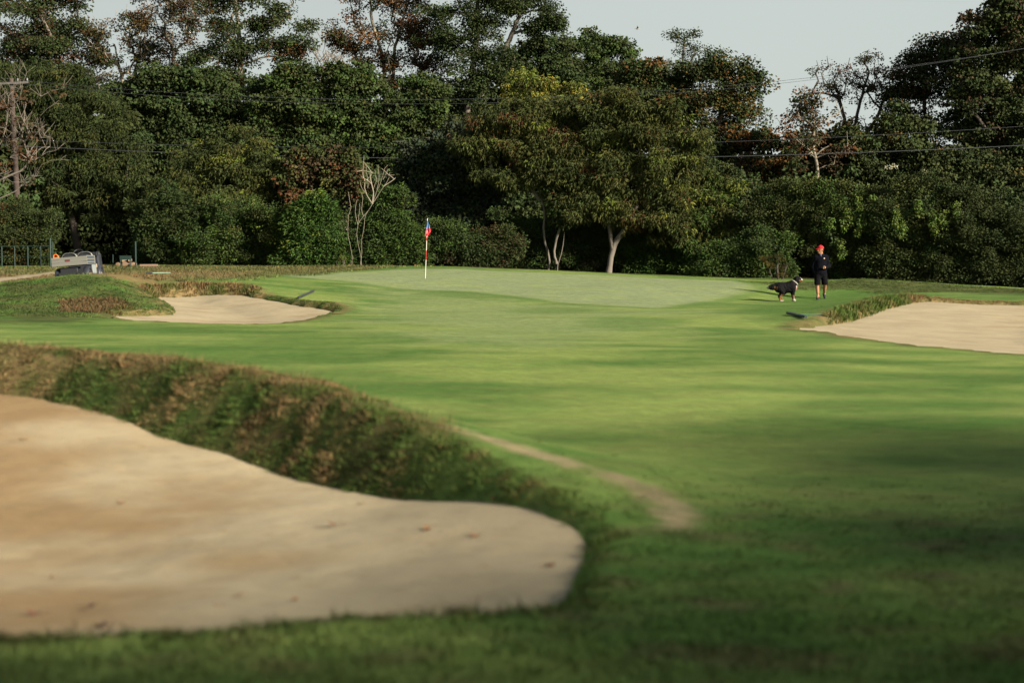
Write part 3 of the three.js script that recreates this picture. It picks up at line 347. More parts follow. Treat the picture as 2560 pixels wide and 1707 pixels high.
tree('bare_tree', 'half bare grey tree spreading twigs over the utility pole', 'tree', EDGE, { px: -60, d: 79.6, seed: 118, trunks: [[[-60, null], [-50, 520], [-30, 420], [10, 330], [20, 240]], [[-40, 470], [20, 440], [60, 420], [90, 370]], [[-35, 440], [-20, 350], [-25, 260]], [[-50, 520], [-10, 500], [40, 475], [68, 440]]], lobes: [[50, 300, 70, 80], [100, 370, 50, 50], [10, 230, 60, 60], [40, 430, 60, 50], [-30, 330, 60, 90]], colours: [['rust', 1], ['brown', 2]], plain: true, cover: 0.75, per: 0.35, clump: 0.4, wood: 1, ties: 150, twigs: 3, girth: 0.05, thin: 0.0075, bark: 'grey' });
// --- the middle rows
tree('oak_tree', 'dark olive tree filling the gap right of the utility pole', 'tree', EDGE, { px: 200, d: 87, seed: 121, lobes: [[150, 340, 110, 100], [230, 300, 100, 80], [270, 420, 100, 90], [170, 450, 110, 80], [240, 500, 90, 50], [110, 260, 70, 60], [50, 210, 80, 70], [150, 225, 90, 55]], colours: [['moss', 4], ['dark', 4], ['olive', 1]], cover: 1, girth: 0.2, leaf: 'long' });
tree('maple_tree', 'dense dark green maple under the pale forked tree', 'tree', EDGE, { px: 400, d: 90, seed: 122, lobes: [[380, 250, 90, 60], [470, 230, 90, 60], [420, 330, 110, 80], [530, 290, 90, 70], [340, 380, 80, 70], [480, 400, 100, 70], [430, 205, 60, 35], [510, 225, 50, 40], [650, 250, 60, 40]], colours: [['deep', 5], ['dark', 3], ['moss', 1]], cover: 1.05, girth: 0.19 });
tree('willow_tree', 'rounded olive tree with sunlit top above the vine shrubs', 'tree', EDGE, { px: 580, d: 81, seed: 123, lobes: [[560, 390, 80, 55], [500, 440, 80, 60], [620, 420, 90, 60], [560, 490, 120, 60], [680, 460, 70, 60], [460, 500, 60, 50], [640, 520, 90, 45]], colours: [['olive', 4], ['moss', 4], ['lime', 0.5]], cover: 1.1, girth: 0.17, leaf: 'long' });
tree('maple_tree', 'broad green maple mass crossed by the lower wires', 'tree', EDGE, { px: 800, d: 89, seed: 124, lobes: [[720, 250, 90, 60], [830, 230, 100, 60], [930, 260, 90, 60], [760, 330, 110, 70], [880, 340, 110, 70], [980, 330, 90, 60], [680, 340, 70, 60], [1040, 280, 70, 60], [830, 420, 130, 60], [750, 205, 60, 35], [860, 210, 60, 30], [1040, 235, 50, 40]], colours: [['deep', 4], ['green', 2], ['moss', 3], ['amber', 0.25]], cover: 1.05, girth: 0.2 });
tree('cherry_tree', 'reddish brown leaved small tree behind the bare shrub', 'tree', EDGE, { px: 862, d: 80, seed: 125, trunks: [[[862, null], [858, 590], [868, 540], [855, 470]]], lobes: [[830, 430, 70, 40], [880, 460, 60, 50], [800, 480, 60, 50], [850, 510, 70, 40], [790, 410, 45, 30]], colours: [['brown', 3], ['moss', 3], ['rust', 1.2], ['olive', 2]], cover: 0.7, wood: 0.8, girth: 0.1, bark: 'pale', clump: 0.4 });
tree('bare_shrub', 'leafless shrub of pale upswept stems before dark foliage', 'shrub', null, { px: 905, d: 74.9, seed: 126, shrub: true, trunks: [[[880, null], [876, 611], [868, 574], [872, 540], [877, 519], [870, 480]], [[900, null], [905, 600], [912, 548], [920, 528], [931, 510]], [[905, null], [896, 610], [893, 562], [910, 541], [920, 528]], [[931, 510], [914, 482], [911, 458], [908, 440]], [[914, 484], [905, 470], [898, 452]], [[931, 510], [932, 472], [925, 448], [926, 425]], [[932, 476], [940, 450], [938, 425]], [[931, 510], [942, 474], [955, 449], [961, 422], [969, 412]], [[955, 449], [966, 436], [970, 424]], [[934, 506], [959, 466], [970, 448], [976, 431]], [[959, 466], [978, 452], [988, 444]], [[893, 562], [891, 543], [888, 520], [893, 500]], [[896, 556], [899, 530], [899, 508]], [[910, 541], [903, 520], [908, 500], [902, 480]], [[942, 474], [948, 440], [944, 412]], [[920, 470], [918, 440], [915, 415]]], lobes: [[930, 445, 26, 24], [960, 440, 18, 20]], colours: null, cover: 0.6, clump: 0.3, wood: 0.5, ties: 18, twigs: 2, girth: 0.024, thin: 0.005, bark: 'pale', deep: 0.5 });
tree('maple_tree', 'dark grey green maple behind the flag', 'tree', EDGE, { px: 1130, d: 80, seed: 127, lobes: [[1100, 380, 80, 55], [1180, 400, 90, 70], [1060, 450, 80, 60], [1150, 480, 110, 70], [1240, 460, 70, 60], [1080, 530, 90, 50], [1180, 560, 110, 45], [1020, 500, 50, 45]], colours: [['grey', 5], ['dark', 3], ['amber', 0.12]], cover: 1.1, girth: 0.2 });
tree('poplar_tree', 'yellow green tree top glowing behind the central crown', 'tree', EDGE, { px: 1335, d: 88, seed: 128, lobes: [[1330, 205, 40, 30], [1310, 240, 40, 25], [1360, 250, 55, 45], [1420, 240, 40, 40], [1330, 290, 60, 40]], colours: [['lime', 3], ['yellow', 1], ['olive', 3]], cover: 1, leaf: 'long', girth: 0.12, clump: 0.4 });
tree('cherry_tree', 'broad olive tree with curved single trunk by the green', 'tree', EDGE, { px: 1372, d: 77.5, seed: 129, trunks: [[[1372, null], [1373, 640], [1360, 590], [1362, 530], [1350, 480], [1362, 400]], [[1352, 500], [1310, 455], [1280, 440]], [[1356, 480], [1340, 440], [1330, 400]]], lobes: [[1280, 310, 90, 50], [1370, 300, 100, 55], [1230, 370, 80, 50], [1330, 370, 110, 55], [1430, 370, 90, 60], [1400, 440, 100, 50], [1270, 430, 70, 35], [1480, 290, 80, 45], [1190, 350, 40, 30]], colours: [['olive', 5], ['moss', 4], ['rust', 0.6], ['lime', 0.4]], cover: 0.9, leaf: 'long', girth: 0.125, bark: 'grey', wood: 0.5 });
tree('cherry_tree', 'low broad olive tree with forked leaning trunk by the green', 'tree', EDGE, { px: 1523, d: 77, seed: 130, trunks: [[[1520, null], [1530, 630], [1537, 610], [1565, 570], [1590, 520], [1600, 460]], [[1531, 622], [1527, 590], [1520, 540], [1500, 480]]], lobes: [[1500, 370, 90, 55], [1590, 330, 100, 55], [1680, 380, 80, 60], [1560, 440, 110, 60], [1660, 470, 90, 60], [1480, 490, 80, 50], [1590, 540, 100, 45], [1680, 550, 50, 50], [1540, 280, 80, 40], [1640, 300, 60, 40]], colours: [['olive', 5], ['moss', 3], ['lime', 0.7], ['rust', 0.35]], cover: 0.95, leaf: 'long', girth: 0.125, bark: 'grey', wood: 0.5 });
tree('young_tree', 'short twin stemmed young tree beside the curved trunk', 'tree', EDGE, { px: 1393, d: 77.2, seed: 131, trunks: [[[1392, null], [1398, 650], [1406, 630], [1410, 580]], [[1392, 660], [1386, 635], [1400, 560], [1404, 500]]], lobes: [[1405, 520, 30, 30], [1400, 480, 30, 25]], colours: [['moss', 3], ['deep', 2]], cover: 0.5, per: 4, wood: 1, girth: 0.055, bark: 'grey', clump: 0.3 });
tree('maple_tree', 'mottled orange and green tree behind the white birch trunk', 'tree', EDGE, { px: 1960, d: 89, seed: 132, lobes: [[1930, 380, 80, 50], [2080, 370, 80, 45], [1990, 430, 100, 50], [2120, 420, 70, 50], [1890, 450, 70, 60], [1960, 490, 90, 50]], colours: [['brown', 2], ['orange', 1.3], ['moss', 3], ['dark', 3]], cover: 0.95, girth: 0.16 });
const oakB = tree('oak_tree', 'dark green tree below the open autumn tree', 'tree', EDGE, { px: 2240, d: 88, seed: 133, lobes: [[2210, 400, 90, 70], [2320, 430, 110, 80], [2430, 460, 100, 90], [2260, 480, 110, 70], [2540, 470, 90, 100], [2380, 540, 120, 60], [2250, 335, 70, 50], [2150, 365, 60, 40]], colours: [['moss', 4], ['dark', 4], ['amber', 0.2]], cover: 1.05, girth: 0.2 });
tree('ash_tree', 'shadowy green tree between the central crown and birch', 'tree', EDGE, { px: 1760, d: 86, seed: 134, lobes: [[1740, 440, 90, 60], [1830, 470, 80, 50], [1700, 500, 80, 60]], colours: [['deep', 3], ['dark', 3], ['moss', 2]], cover: 1, girth: 0.16 });
// --- shrubs along the foot of the wood
const bush = (label, seed, d, lobes, colours, extra = {}) => tree(extra.name || 'shrub', label, 'shrub', extra.single ? null : LOW, { px: lobes[0][0], d, seed, lobes, colours, shrub: true, leaf: 'small', clump: 0.36, girth: 0.05, wood: 0.3, cover: 0.95, trunks: [[[lobes[0][0] - 12, null], [lobes[0][0] - 20, lobes[0][1]]], [[lobes[0][0] + 8, null], [lobes[0][0] + 25, lobes[0][1] - 10]], [[lobes[0][0], null], [lobes[0][0], lobes[0][1] - lobes[0][3] * 0.4]]], ...extra });
bush('dark hedge shrub behind the green fence by the pole', 141, 75.5, [[60, 615, 80, 50], [0, 590, 60, 60], [110, 590, 30, 60], [40, 560, 60, 40]], [['moss', 4], ['dark', 2], ['amber', 0.3], ['rust', 0.3]]);
bush('tall dim shrub beside the dark opening, ferny shoots on top', 142, 77.5, [[410, 610, 60, 55], [430, 540, 70, 60], [390, 560, 40, 50], [470, 620, 50, 45]], [['moss', 4], ['deep', 3]], { leaf: 'fern' });
bush('vine clad shrub with leaning stems between two bushes', 143, 77, [[540, 600, 80, 65], [580, 560, 70, 55], [620, 620, 60, 45], [500, 640, 60, 28]], [['deep', 3], ['green', 3], ['olive', 1]]);
bush('yellow flecked shrub with bare stems at its foot', 144, 76.5, [[690, 600, 55, 55], [670, 550, 50, 50], [720, 570, 40, 50]], [['moss', 3], ['green', 3], ['lime', 0.8]]);
bush('bright green rounded bush beside the thin white trunk', 145, 75.5, [[790, 605, 48, 48], [758, 548, 32, 40], [828, 632, 36, 30], [802, 530, 20, 28], [742, 612, 26, 42], [776, 505, 14, 22], [770, 645, 50, 20]], [['fresh', 5], ['green', 3], ['lime', 0.3]], { leaf: 'fern', clump: 0.3, per: 5 });
bush('low green bush under the bare pale shrub', 146, 76, [[920, 610, 55, 50], [960, 580, 60, 60], [890, 640, 40, 22], [1000, 625, 45, 38], [970, 520, 40, 40]], [['green', 4], ['deep', 3]], { leaf: 'fern' });
bush('dark ivy shrub behind the flagstick', 147, 77, [[1060, 620, 60, 42], [1120, 620, 60, 48], [1090, 590, 60, 30]], [['deep', 4], ['green', 2], ['dark', 2]]);
bush('ivy shrub with a brown dead patch behind the green', 148, 77, [[1200, 625, 50, 45], [1240, 610, 45, 55], [1180, 650, 40, 22]], [['deep', 3], ['brown', 1.5], ['moss', 2]]);
bush('ivy shrub right behind the curved trunk', 149, 79, [[1310, 620, 60, 55], [1350, 600, 50, 60], [1280, 640, 40, 30], [1420, 620, 50, 55]], [['deep', 4], ['green', 2]]);
bush('dark ivy shrub between the two leaning trunks', 150, 79, [[1470, 620, 50, 55], [1520, 610, 50, 60], [1450, 650, 40, 25]], [['dark', 3], ['deep', 4], ['brown', 0.6]]);
bush('green fern leaved bush beside the forked trunk', 151, 78.6, [[1640, 640, 60, 38], [1690, 620, 50, 55], [1610, 600, 50, 50], [1720, 660, 40, 25]], [['fresh', 2], ['green', 4], ['deep', 2]], { leaf: 'fern' });
bush('yellow green arching bush lit on its top', 152, 78, [[1790, 520, 60, 50], [1740, 560, 60, 60], [1820, 580, 50, 60], [1770, 480, 50, 40]], [['olive', 3], ['green', 3], ['lime', 0.8]], { leaf: 'long' });
bush('leafy bush with pale twigs behind the dog', 153, 75.5, [[1840, 640, 60, 45], [1900, 620, 60, 60], [1790, 660, 50, 28], [1930, 670, 45, 22]], [['green', 4], ['deep', 3]]);
bush('thicket of olive shrub between the birch and the man', 154, 77, [[1920, 540, 60, 55], [1990, 560, 60, 60], [1960, 500, 50, 40], [2010, 620, 40, 50]], [['olive', 2], ['moss', 4], ['deep', 2]]);
const wallA = bush('vine hung shrub wall behind the man', 155, 76.5, [[2100, 520, 75, 60], [2170, 540, 70, 70], [2080, 590, 60, 60], [2150, 620, 80, 55], [2050, 500, 50, 45], [2120, 660, 70, 28]], [['moss', 3], ['olive', 2], ['green', 2]]);
const wallB = bush('vine hung shrub wall behind the rise of turf', 156, 75.5, [[2260, 530, 80, 65], [2340, 540, 80, 70], [2230, 610, 70, 60], [2320, 630, 80, 60], [2270, 665, 80, 32], [2300, 480, 60, 40]], [['moss', 3], ['olive', 2], ['deep', 3]]);
bush('shaded shrub wall under the massive dark tree', 157, 75, [[2440, 560, 80, 80], [2520, 580, 80, 80], [2400, 650, 70, 50], [2480, 670, 80, 45], [2570, 670, 70, 50]], [['dark', 4], ['moss', 3]]);
bush('small yellowing weed at the foot of the thin trunk', 158, 74.5, [[858, 652, 10, 13]], [['lime', 1], ['yellow', 0.4], ['olive', 2]], { clump: 0.12, per: 1.5, ties: 8, size: 0.4, plain: true });
bush('dry straw weed clump beside the dog', 159, 73.5, [[1945, 672, 16, 20], [1930, 655, 10, 22]], [['brown', 1], ['amber', 1], ['moss', 2]], { leaf: 'fern', clump: 0.12, per: 1.5, ties: 8, size: 0.4, plain: true });
// trailing vines and a few pale blossoms
const sprig = leafCluster(9, 0.1, 0.085, 0.06, 0.8, 36);
const vines = (t, rows) => { const r = rng(rows.length * 7 + 3); for (const [px, y0, y1, d] of rows) { const list = [], pts = []; for (let k = 0, n = Math.round((y1 - y0) / 3.2); k <= n; k++) { const p = P(px + 9 * n2(px, k * 0.13) + (r() - 0.5) * 5, lerp(y0, y1, k / n), d).sub(t.position); if (k % 3 === 0) pts.push(p.clone()); for (let i = 0; i < 2; i++) list.push([p.clone().add(V(r() - 0.5, r() - 0.5, r() - 0.5).multiplyScalar(0.14)), [r(), r() * 6, r()], 0.8 + 0.6 * r(), jig(mix3(L.lime, L.fresh, 0.3 + 0.5 * r()).map((q) => q * 0.8), r, 0.3)]); } const v = part('vine', tube(pts, 0.008, 16, 4), barkMat.grey, t); strew('vine_leaves', null, null, sprig, list, 'stuff', v, leafMat); } };
vines(wallA, [[2152, 495, 590, 74.9], [2190, 490, 530, 74.9], [2110, 545, 575, 75], [2082, 545, 570, 75], [2106, 600, 642, 75.1], [2128, 520, 560, 75]]); vines(wallB, [[2363, 528, 562, 73.9], [2336, 530, 580, 73.9], [2259, 560, 592, 74], [2240, 525, 570, 74], [2300, 500, 535, 74], [2395, 505, 540, 74]]);
{ const r = rng(64), list = []; for (const [px, py, n] of [[2222, 418, 7], [2236, 414, 5], [2313, 429, 5]]) for (let i = 0; i < n; i++) list.push([P(px + (r() - 0.5) * 16, py + (r() - 0.5) * 10, 85.8).sub(oakB.position), [r(), r() * 6, r()], 0.5 + 0.4 * r(), jig([0.4, 0.38, 0.26], r, 0.15)]); strew('blossom', null, null, sprig, list, 'stuff', oakB, leafMat); }
// --- the dim wood behind
{
  const r = rng(77), list = []; for (let k = 0; k < 5200; k++) { const x = lerp(-40, 40, r()), d = lerp(96, 116, r()), y = h0(x, d) + lerp(0, 9.2 + 1.5 * n2(x * 0.15, 3) - (x > 6 ? 3 : 0), Math.sqrt(r())); list.push([V(x, y, -d), [(r() - 0.5), r() * 6.283, (r() - 0.5)], 0.9 + 0.7 * r(), jig(r() < 0.5 ? L.dark : L.moss, r, 0.3)]); }
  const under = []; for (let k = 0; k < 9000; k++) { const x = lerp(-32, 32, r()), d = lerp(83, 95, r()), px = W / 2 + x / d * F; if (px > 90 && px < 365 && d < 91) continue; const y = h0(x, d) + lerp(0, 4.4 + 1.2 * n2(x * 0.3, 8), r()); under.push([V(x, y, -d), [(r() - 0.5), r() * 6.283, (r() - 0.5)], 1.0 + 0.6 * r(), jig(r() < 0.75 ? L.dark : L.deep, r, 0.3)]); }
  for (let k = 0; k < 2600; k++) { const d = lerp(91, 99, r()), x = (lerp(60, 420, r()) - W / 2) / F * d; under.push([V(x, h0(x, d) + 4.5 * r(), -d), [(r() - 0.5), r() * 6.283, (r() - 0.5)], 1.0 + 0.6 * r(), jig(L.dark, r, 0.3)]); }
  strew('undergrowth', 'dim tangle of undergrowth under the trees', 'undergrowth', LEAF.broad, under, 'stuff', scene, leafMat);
  const ivy = []; for (let k = 0; k < 9000; k++) { const x = lerp(-24, 26, r()), d = lerp(78.6, 82, r()), px = W / 2 + x / d * F; if (px > 120 && px < 345) continue; const hh = 2.1 + 1.1 * n2(x * 0.35, 2) + 0.6 * n2b(x * 1.1, 5), y = h0(x, d) + hh * Math.pow(r(), 0.8); ivy.push([V(x, y, -d), [(r() - 0.5), r() * 6.283, (r() - 0.5)], 0.8 + 0.6 * r(), jig(mix3(L.deep, L.green, 0.8 * clamp(0.4 + n2b(x * 0.4, y * 0.7)) * r()), r, 0.35)]); }
  strew('ivy_tangle', 'dark ivy and brambles filling the gaps between the shrubs', 'brambles', LEAF.small, ivy, 'stuff', scene, leafMat);
  strew('far_wood', 'dim mass of undergrowth deep behind the trees', 'wood', LEAF.big, list, 'stuff', scene, leafMat);
}
// --- unseen trees right of the camera shade the near turf; the nearest is added
const SIDE = 'trees beside the fairway that shade the near turf';
for (const [x, d, seed, label, h] of [[8, -3.1, 174, 'added unseen tree shading the turf behind the large bunker rim', 0], [12.4, -2.1, 171, 'open crowned tree shading the turf before the large bunker', 0], [15.6, 0.7, 175, 'open crowned tree shading the worn strip of turf', 0.2], [18, 2.9, 172, 'open crowned tree shading the turf beside the large bunker', 0.6]]) {  // first tree added to darken the strip along the bottom of the view
  const t = thing('side_tree', label, 'tree', ground(x, d), 0, SIDE), r = rng(seed), list = [], wood = [rod(V(0, -0.2, 0), V(0.1, 3, 0), 0.2, 0.15, 8), rod(V(0.1, 3, 0), V(0, 6 + h, 0), 0.15, 0.04, 8)], limbs = [];
  for (let k = 0; k < 72; k++) { const a = r() * 6.283, q = 3.3 * Math.sqrt(r()), y = 3 + h + (x < 15 ? 3 : 4.2) * r(), p = V(Math.cos(a) * q, y, Math.sin(a) * q); limbs.push(rod(V(0.05, Math.min(5.5, y - 0.8), 0), p, 0.05, 0.015, 5)); for (let i = 0; i < 9; i++) list.push([p.clone().add(V(r() - 0.5, (r() - 0.5) * 0.6, r() - 0.5).multiplyScalar(1.5)), [r(), r() * 6.283, r()], 0.9 + 0.5 * r(), jig(L.green, r, 0.3)]); }
  part('trunk', merge(wood), barkMat.grey, t); part('branches', merge(limbs), barkMat.grey, t).userData.kind = 'stuff'; strew('crown', null, null, LEAF.broad, list, 'stuff', t, leafMat);
}
console.log('leaf clusters', leaves);

// ---------------------------------------------------------------- flagstick
{
  const b = onLand(1063, 696, 40), g = thing('flagstick', 'red and white golf flagstick with blue and red flag on the green', 'flagstick', b), white = std([0.5, 0.47, 0.42], 0.5), red = std([0.38, 0.012, 0.012], 0.5);
  g.rotation.z = -0.038; const hs = [0, 0.66, 1.0, 1.345, 1.44], r = 0.0135;
  [[0, 0.67, white], [0.67, 1.01, red], [1.01, 1.36, white], [1.36, 1.47, red], [1.47, 2.14, white]].forEach(([a, c, m]) => part('pole_band', new THREE.CylinderGeometry(r, r, c - a, 12).translate(0, (a + c) / 2, 0), m, g));
  part('finial', new THREE.SphereGeometry(0.02, 12, 10).translate(0, 2.145, 0), white, g);
  // limp cloth hanging in folds: blue above a slanting seam, red below
  const cloth = (v0, v1, name, mat) => { const nu = 16, nv = 14, pos = [], idx = []; for (let j = 0; j <= nv; j++) for (let i = 0; i <= nu; i++) { const u = i / nu, v = lerp(v0(u), v1(u), j / nv), wid = v < 0.62 ? 0.015 + 0.175 * v / 0.62 : 0.19 * (1 - 0.8 * (v - 0.62) / 0.38), left = -0.055 * smooth(0.05, 0.85, v) * (v > 0.9 ? 1 - (v - 0.9) * 5 : 1), x = left + u * wid, y = 2.08 - v * 0.6 - 0.03 * u * v, z = 0.02 + 0.028 * Math.sin(u * 9 + v * 3) * v + 0.03 * u * Math.sin(v * 5); pos.push(x, y, z); } for (let j = 0; j < nv; j++) for (let i = 0; i < nu; i++) { const a = j * (nu + 1) + i; idx.push(a, a + nu + 1, a + 1, a + 1, a + nu + 1, a + nu + 2); } const q = new THREE.BufferGeometry(); q.setAttribute('position', new THREE.Float32BufferAttribute(pos, 3)); q.setIndex(idx); q.computeVertexNormals(); return part(name, q, mat, f); };
  const f = new THREE.Group(); f.name = 'flag'; g.add(f); const seam = (u) => 0.5 - 0.1 * u;
  cloth(() => 0, seam, 'flag_panel', new THREE.MeshStandardMaterial({ color: lin(0.075, 0.17, 0.38), roughness: 0.8, side: THREE.DoubleSide })).userData.label = 'blue upper panel of the flag';
  cloth(seam, () => 1, 'flag_panel', new THREE.MeshStandardMaterial({ color: lin(0.45, 0.016, 0.03), roughness: 0.8, side: THREE.DoubleSide })).userData.label = 'red lower panel of the flag';
}
// ---------------------------------------------------------------- bodies from joined bones
const seg = (p, a, b, ra, rb) => { const ax = p[0] - a[0], ay = p[1] - a[1], az = p[2] - a[2], ex = b[0] - a[0], ey = b[1] - a[1], ez = b[2] - a[2], t = clamp((ax * ex + ay * ey + az * ez) / (ex * ex + ey * ey + ez * ez + 1e-9)); return Math.hypot(ax - ex * t, ay - ey * t, az - ez * t) - lerp(ra, rb, t); };
const ell = (p, c, r) => { const x = (p[0] - c[0]) / r[0], y = (p[1] - c[1]) / r[1], z = (p[2] - c[2]) / r[2], k = Math.hypot(x, y, z), q = Math.hypot(x / r[0], y / r[1], z / r[2]); return q < 1e-9 ? -Math.min(...r) : k * (k - 1) / q; };
const smin = (a, b, k) => { const h = Math.max(k - Math.abs(a - b), 0) / k; return Math.min(a, b) - h * h * k / 4; };
function skin(fn, lo, hi, cell, colour) {            // surface nets over the field
  const n = [0, 1, 2].map((k) => Math.ceil((hi[k] - lo[k]) / cell) + 1), [nx, ny, nz] = n, f = new Float32Array(nx * ny * nz), id = (i, j, k) => (k * ny + j) * nx + i;
  for (let k = 0; k < nz; k++) for (let j = 0; j < ny; j++) for (let i = 0; i < nx; i++) f[id(i, j, k)] = fn([lo[0] + i * cell, lo[1] + j * cell, lo[2] + k * cell]);
  const vert = new Int32Array(nx * ny * nz).fill(-1), pos = [], idx = [];
  for (let k = 0; k < nz - 1; k++) for (let j = 0; j < ny - 1; j++) for (let i = 0; i < nx - 1; i++) {
    let m = 0, sx = 0, sy = 0, sz = 0; const v = []; for (let c = 0; c < 8; c++) v.push(f[id(i + (c & 1), j + ((c >> 1) & 1), k + (c >> 2))]);
    for (let a = 0; a < 8; a++) for (const b of [a ^ 1, a ^ 2, a ^ 4]) if (b > a && (v[a] < 0) !== (v[b] < 0)) { const t = v[a] / (v[a] - v[b]); sx += lerp(a & 1, b & 1, t); sy += lerp((a >> 1) & 1, (b >> 1) & 1, t); sz += lerp(a >> 2, b >> 2, t); m++; }
    if (m) { vert[id(i, j, k)] = pos.length / 3; pos.push(lo[0] + (i + sx / m) * cell, lo[1] + (j + sy / m) * cell, lo[2] + (k + sz / m) * cell); }
  }
  for (let k = 1; k < nz - 1; k++) for (let j = 1; j < ny - 1; j++) for (let i = 1; i < nx - 1; i++) { const s = f[id(i, j, k)] < 0; const quad = (a, b, c, d, flip) => { if (flip) idx.push(a, c, b, a, d, c); else idx.push(a, b, c, a, c, d); };
    if (s !== f[id(i + 1, j, k)] < 0) quad(vert[id(i, j - 1, k - 1)], vert[id(i, j, k - 1)], vert[id(i, j, k)], vert[id(i, j - 1, k)], !s);
    if (s !== f[id(i, j + 1, k)] < 0) quad(vert[id(i - 1, j, k - 1)], vert[id(i - 1, j, k)], vert[id(i, j, k)], vert[id(i, j, k - 1)], !s);
    if (s !== f[id(i, j, k + 1)] < 0) quad(vert[id(i - 1, j - 1, k)], vert[id(i, j - 1, k)], vert[id(i, j, k)], vert[id(i - 1, j, k)], !s); }
  const g = new THREE.BufferGeometry(); g.setAttribute('position', new THREE.Float32BufferAttribute(pos, 3)); g.setIndex(idx);
  if (colour) { const c = []; for (let i = 0; i < pos.length; i += 3) c.push(...colour(pos.slice(i, i + 3))); g.setAttribute('color', new THREE.Float32BufferAttribute(c, 3)); }
  g.computeVertexNormals(); return g;
}
// ---------------------------------------------------------------- the walking man
{
  const base = onLand(2053, 748, 40), g = thing('person', 'man in red cap, black jacket and shorts walking on the turf', 'person', base);
  // x to the viewer's right, z towards the viewer; head turned to the viewer's left
  const J = { neck: [-0.005, 1.46, 0.01], head: [-0.035, 1.615, 0.03], chest: [0, 1.27, 0], waist: [-0.02, 1.0, 0.01], hip: [-0.02, 0.88, 0.01], shL: [-0.165, 1.365, 0], shR: [0.165, 1.365, 0], elL: [-0.265, 1.1, -0.05], wrL: [-0.225, 0.88, 0.03], elR: [0.25, 1.1, 0.0], wrR: [0.125, 1.045, 0.21],
    hpL: [-0.11, 0.86, 0.01], knL: [-0.14, 0.48, 0.1], anL: [-0.12, 0.095, 0.13], hpR: [0.08, 0.86, 0], knR: [0.125, 0.475, 0.02], anR: [0.165, 0.165, -0.27] };
  const torso = (p, e) => { let d = smin(ell(p, [0, 1.24, 0], [0.185 + e, 0.22 + e, 0.122 + e]), ell(p, [-0.02, 0.98, 0.015], [0.185 + e, 0.19 + e, 0.135 + e]), 0.1); for (const q of ['shL', 'shR']) d = smin(d, seg(p, J[q], [J.neck[0], 1.425, -0.01], 0.062 + e, 0.055 + e), 0.06); return smin(d, seg(p, [0, 1.36, 0], J.neck, 0.07 + e, 0.06 + e), 0.05); };
  const arm = (p, s, e) => smin(seg(p, J['sh' + s], J['el' + s], 0.066 + e, 0.05 + e), seg(p, J['el' + s], J['wr' + s], 0.05 + e, 0.036 + e), 0.03);
  const thigh = (p, s, e) => seg(p, J['hp' + s], J['kn' + s], 0.095 + e, 0.06 + e);
  const face = V(-0.86, 0, 0.5).normalize(), side = V(0.5, 0, 0.86), H = J.head, at = (f, u, s) => [H[0] + face.x * f + side.x * s, H[1] + u, H[2] + face.z * f + side.z * s];
  const head = (p) => { let d = smin(ell(p, at(-0.008, 0.03, 0), [0.092, 0.108, 0.092]), seg(p, at(0.03, -0.06, 0), at(0.055, -0.085, 0), 0.055, 0.042), 0.06); d = smin(d, seg(p, at(-0.02, -0.08, 0), J.neck, 0.058, 0.062), 0.04);
    d = smin(d, seg(p, at(0.096, 0.012, 0), at(0.112, -0.022, 0), 0.009, 0.016), 0.02); d = smin(d, ell(p, at(0.088, 0.03, 0), [0.02, 0.012, 0.05]), 0.02); d = smin(d, seg(p, at(0.09, -0.062, 0.018), at(0.09, -0.062, -0.018), 0.01, 0.01), 0.015);
    for (const s of [-1, 1]) { d = smin(d, ell(p, at(-0.012, 0.0, 0.094 * s), [0.024, 0.034, 0.016]), 0.012); d = Math.max(d, -(Math.hypot(...at(0.094, 0.012, 0.034 * s).map((q, i) => q - p[i])) - 0.013)); } return d; };
  const calf = (p, s) => { const k = J['kn' + s], a = J['an' + s], m = [lerp(k[0], a[0], 0.3), lerp(k[1], a[1], 0.3), lerp(k[2], a[2], 0.3) - 0.022]; return smin(smin(seg(p, k, a, 0.054, 0.036), seg(p, m, [lerp(k[0], a[0], 0.65), lerp(k[1], a[1], 0.65), lerp(k[2], a[2], 0.65)], 0.052, 0.035), 0.05), ell(p, a, [0.04, 0.045, 0.04]), 0.03); };
  const footL = [[-0.115, 0.045, 0.1], [-0.17, 0.03, 0.29]], footR = [[0.165, 0.15, -0.3], [0.16, 0.035, -0.14]];
  const body = (p) => { let d = smin(torso(p, 0), head(p), 0.03); for (const s of ['L', 'R']) { d = smin(d, arm(p, s, -0.006), 0.03); d = smin(d, smin(thigh(p, s, 0), calf(p, s), 0.04), 0.04); } d = smin(d, seg(p, J.anL, footL[1], 0.036, 0.026), 0.03); return smin(d, seg(p, J.anR, footR[1], 0.036, 0.026), 0.03); };
  const skinMat = new THREE.MeshPhysicalMaterial({ vertexColors: true, roughness: 0.55, specularIntensity: 0.4 }), tone = [0.27, 0.13, 0.068];
  const bodyGeo = skin(body, [-0.42, 0.0, -0.42], [0.4, 1.84, 0.42], 0.0125, (p) => { const hy = p[1] - H[1], f = (p[0] - H[0]) * face.x + (p[2] - H[2]) * face.z, s = (p[0] - H[0]) * side.x + (p[2] - H[2]) * side.z; if (hy > -0.2 && hy < 0.2) { if (hy > 0.0 && f < -0.02) return [0.02, 0.013, 0.009]; if (f < -0.05 && hy > -0.07) return [0.02, 0.013, 0.009]; if (f > 0.02 && hy < -0.035 && hy > -0.12) return [0.24, 0.12, 0.07]; if (f > 0.075 && Math.abs(Math.abs(s) - 0.034) < 0.018 && Math.abs(hy - 0.014) < 0.012) return [0.05, 0.03, 0.025]; } return tone; });
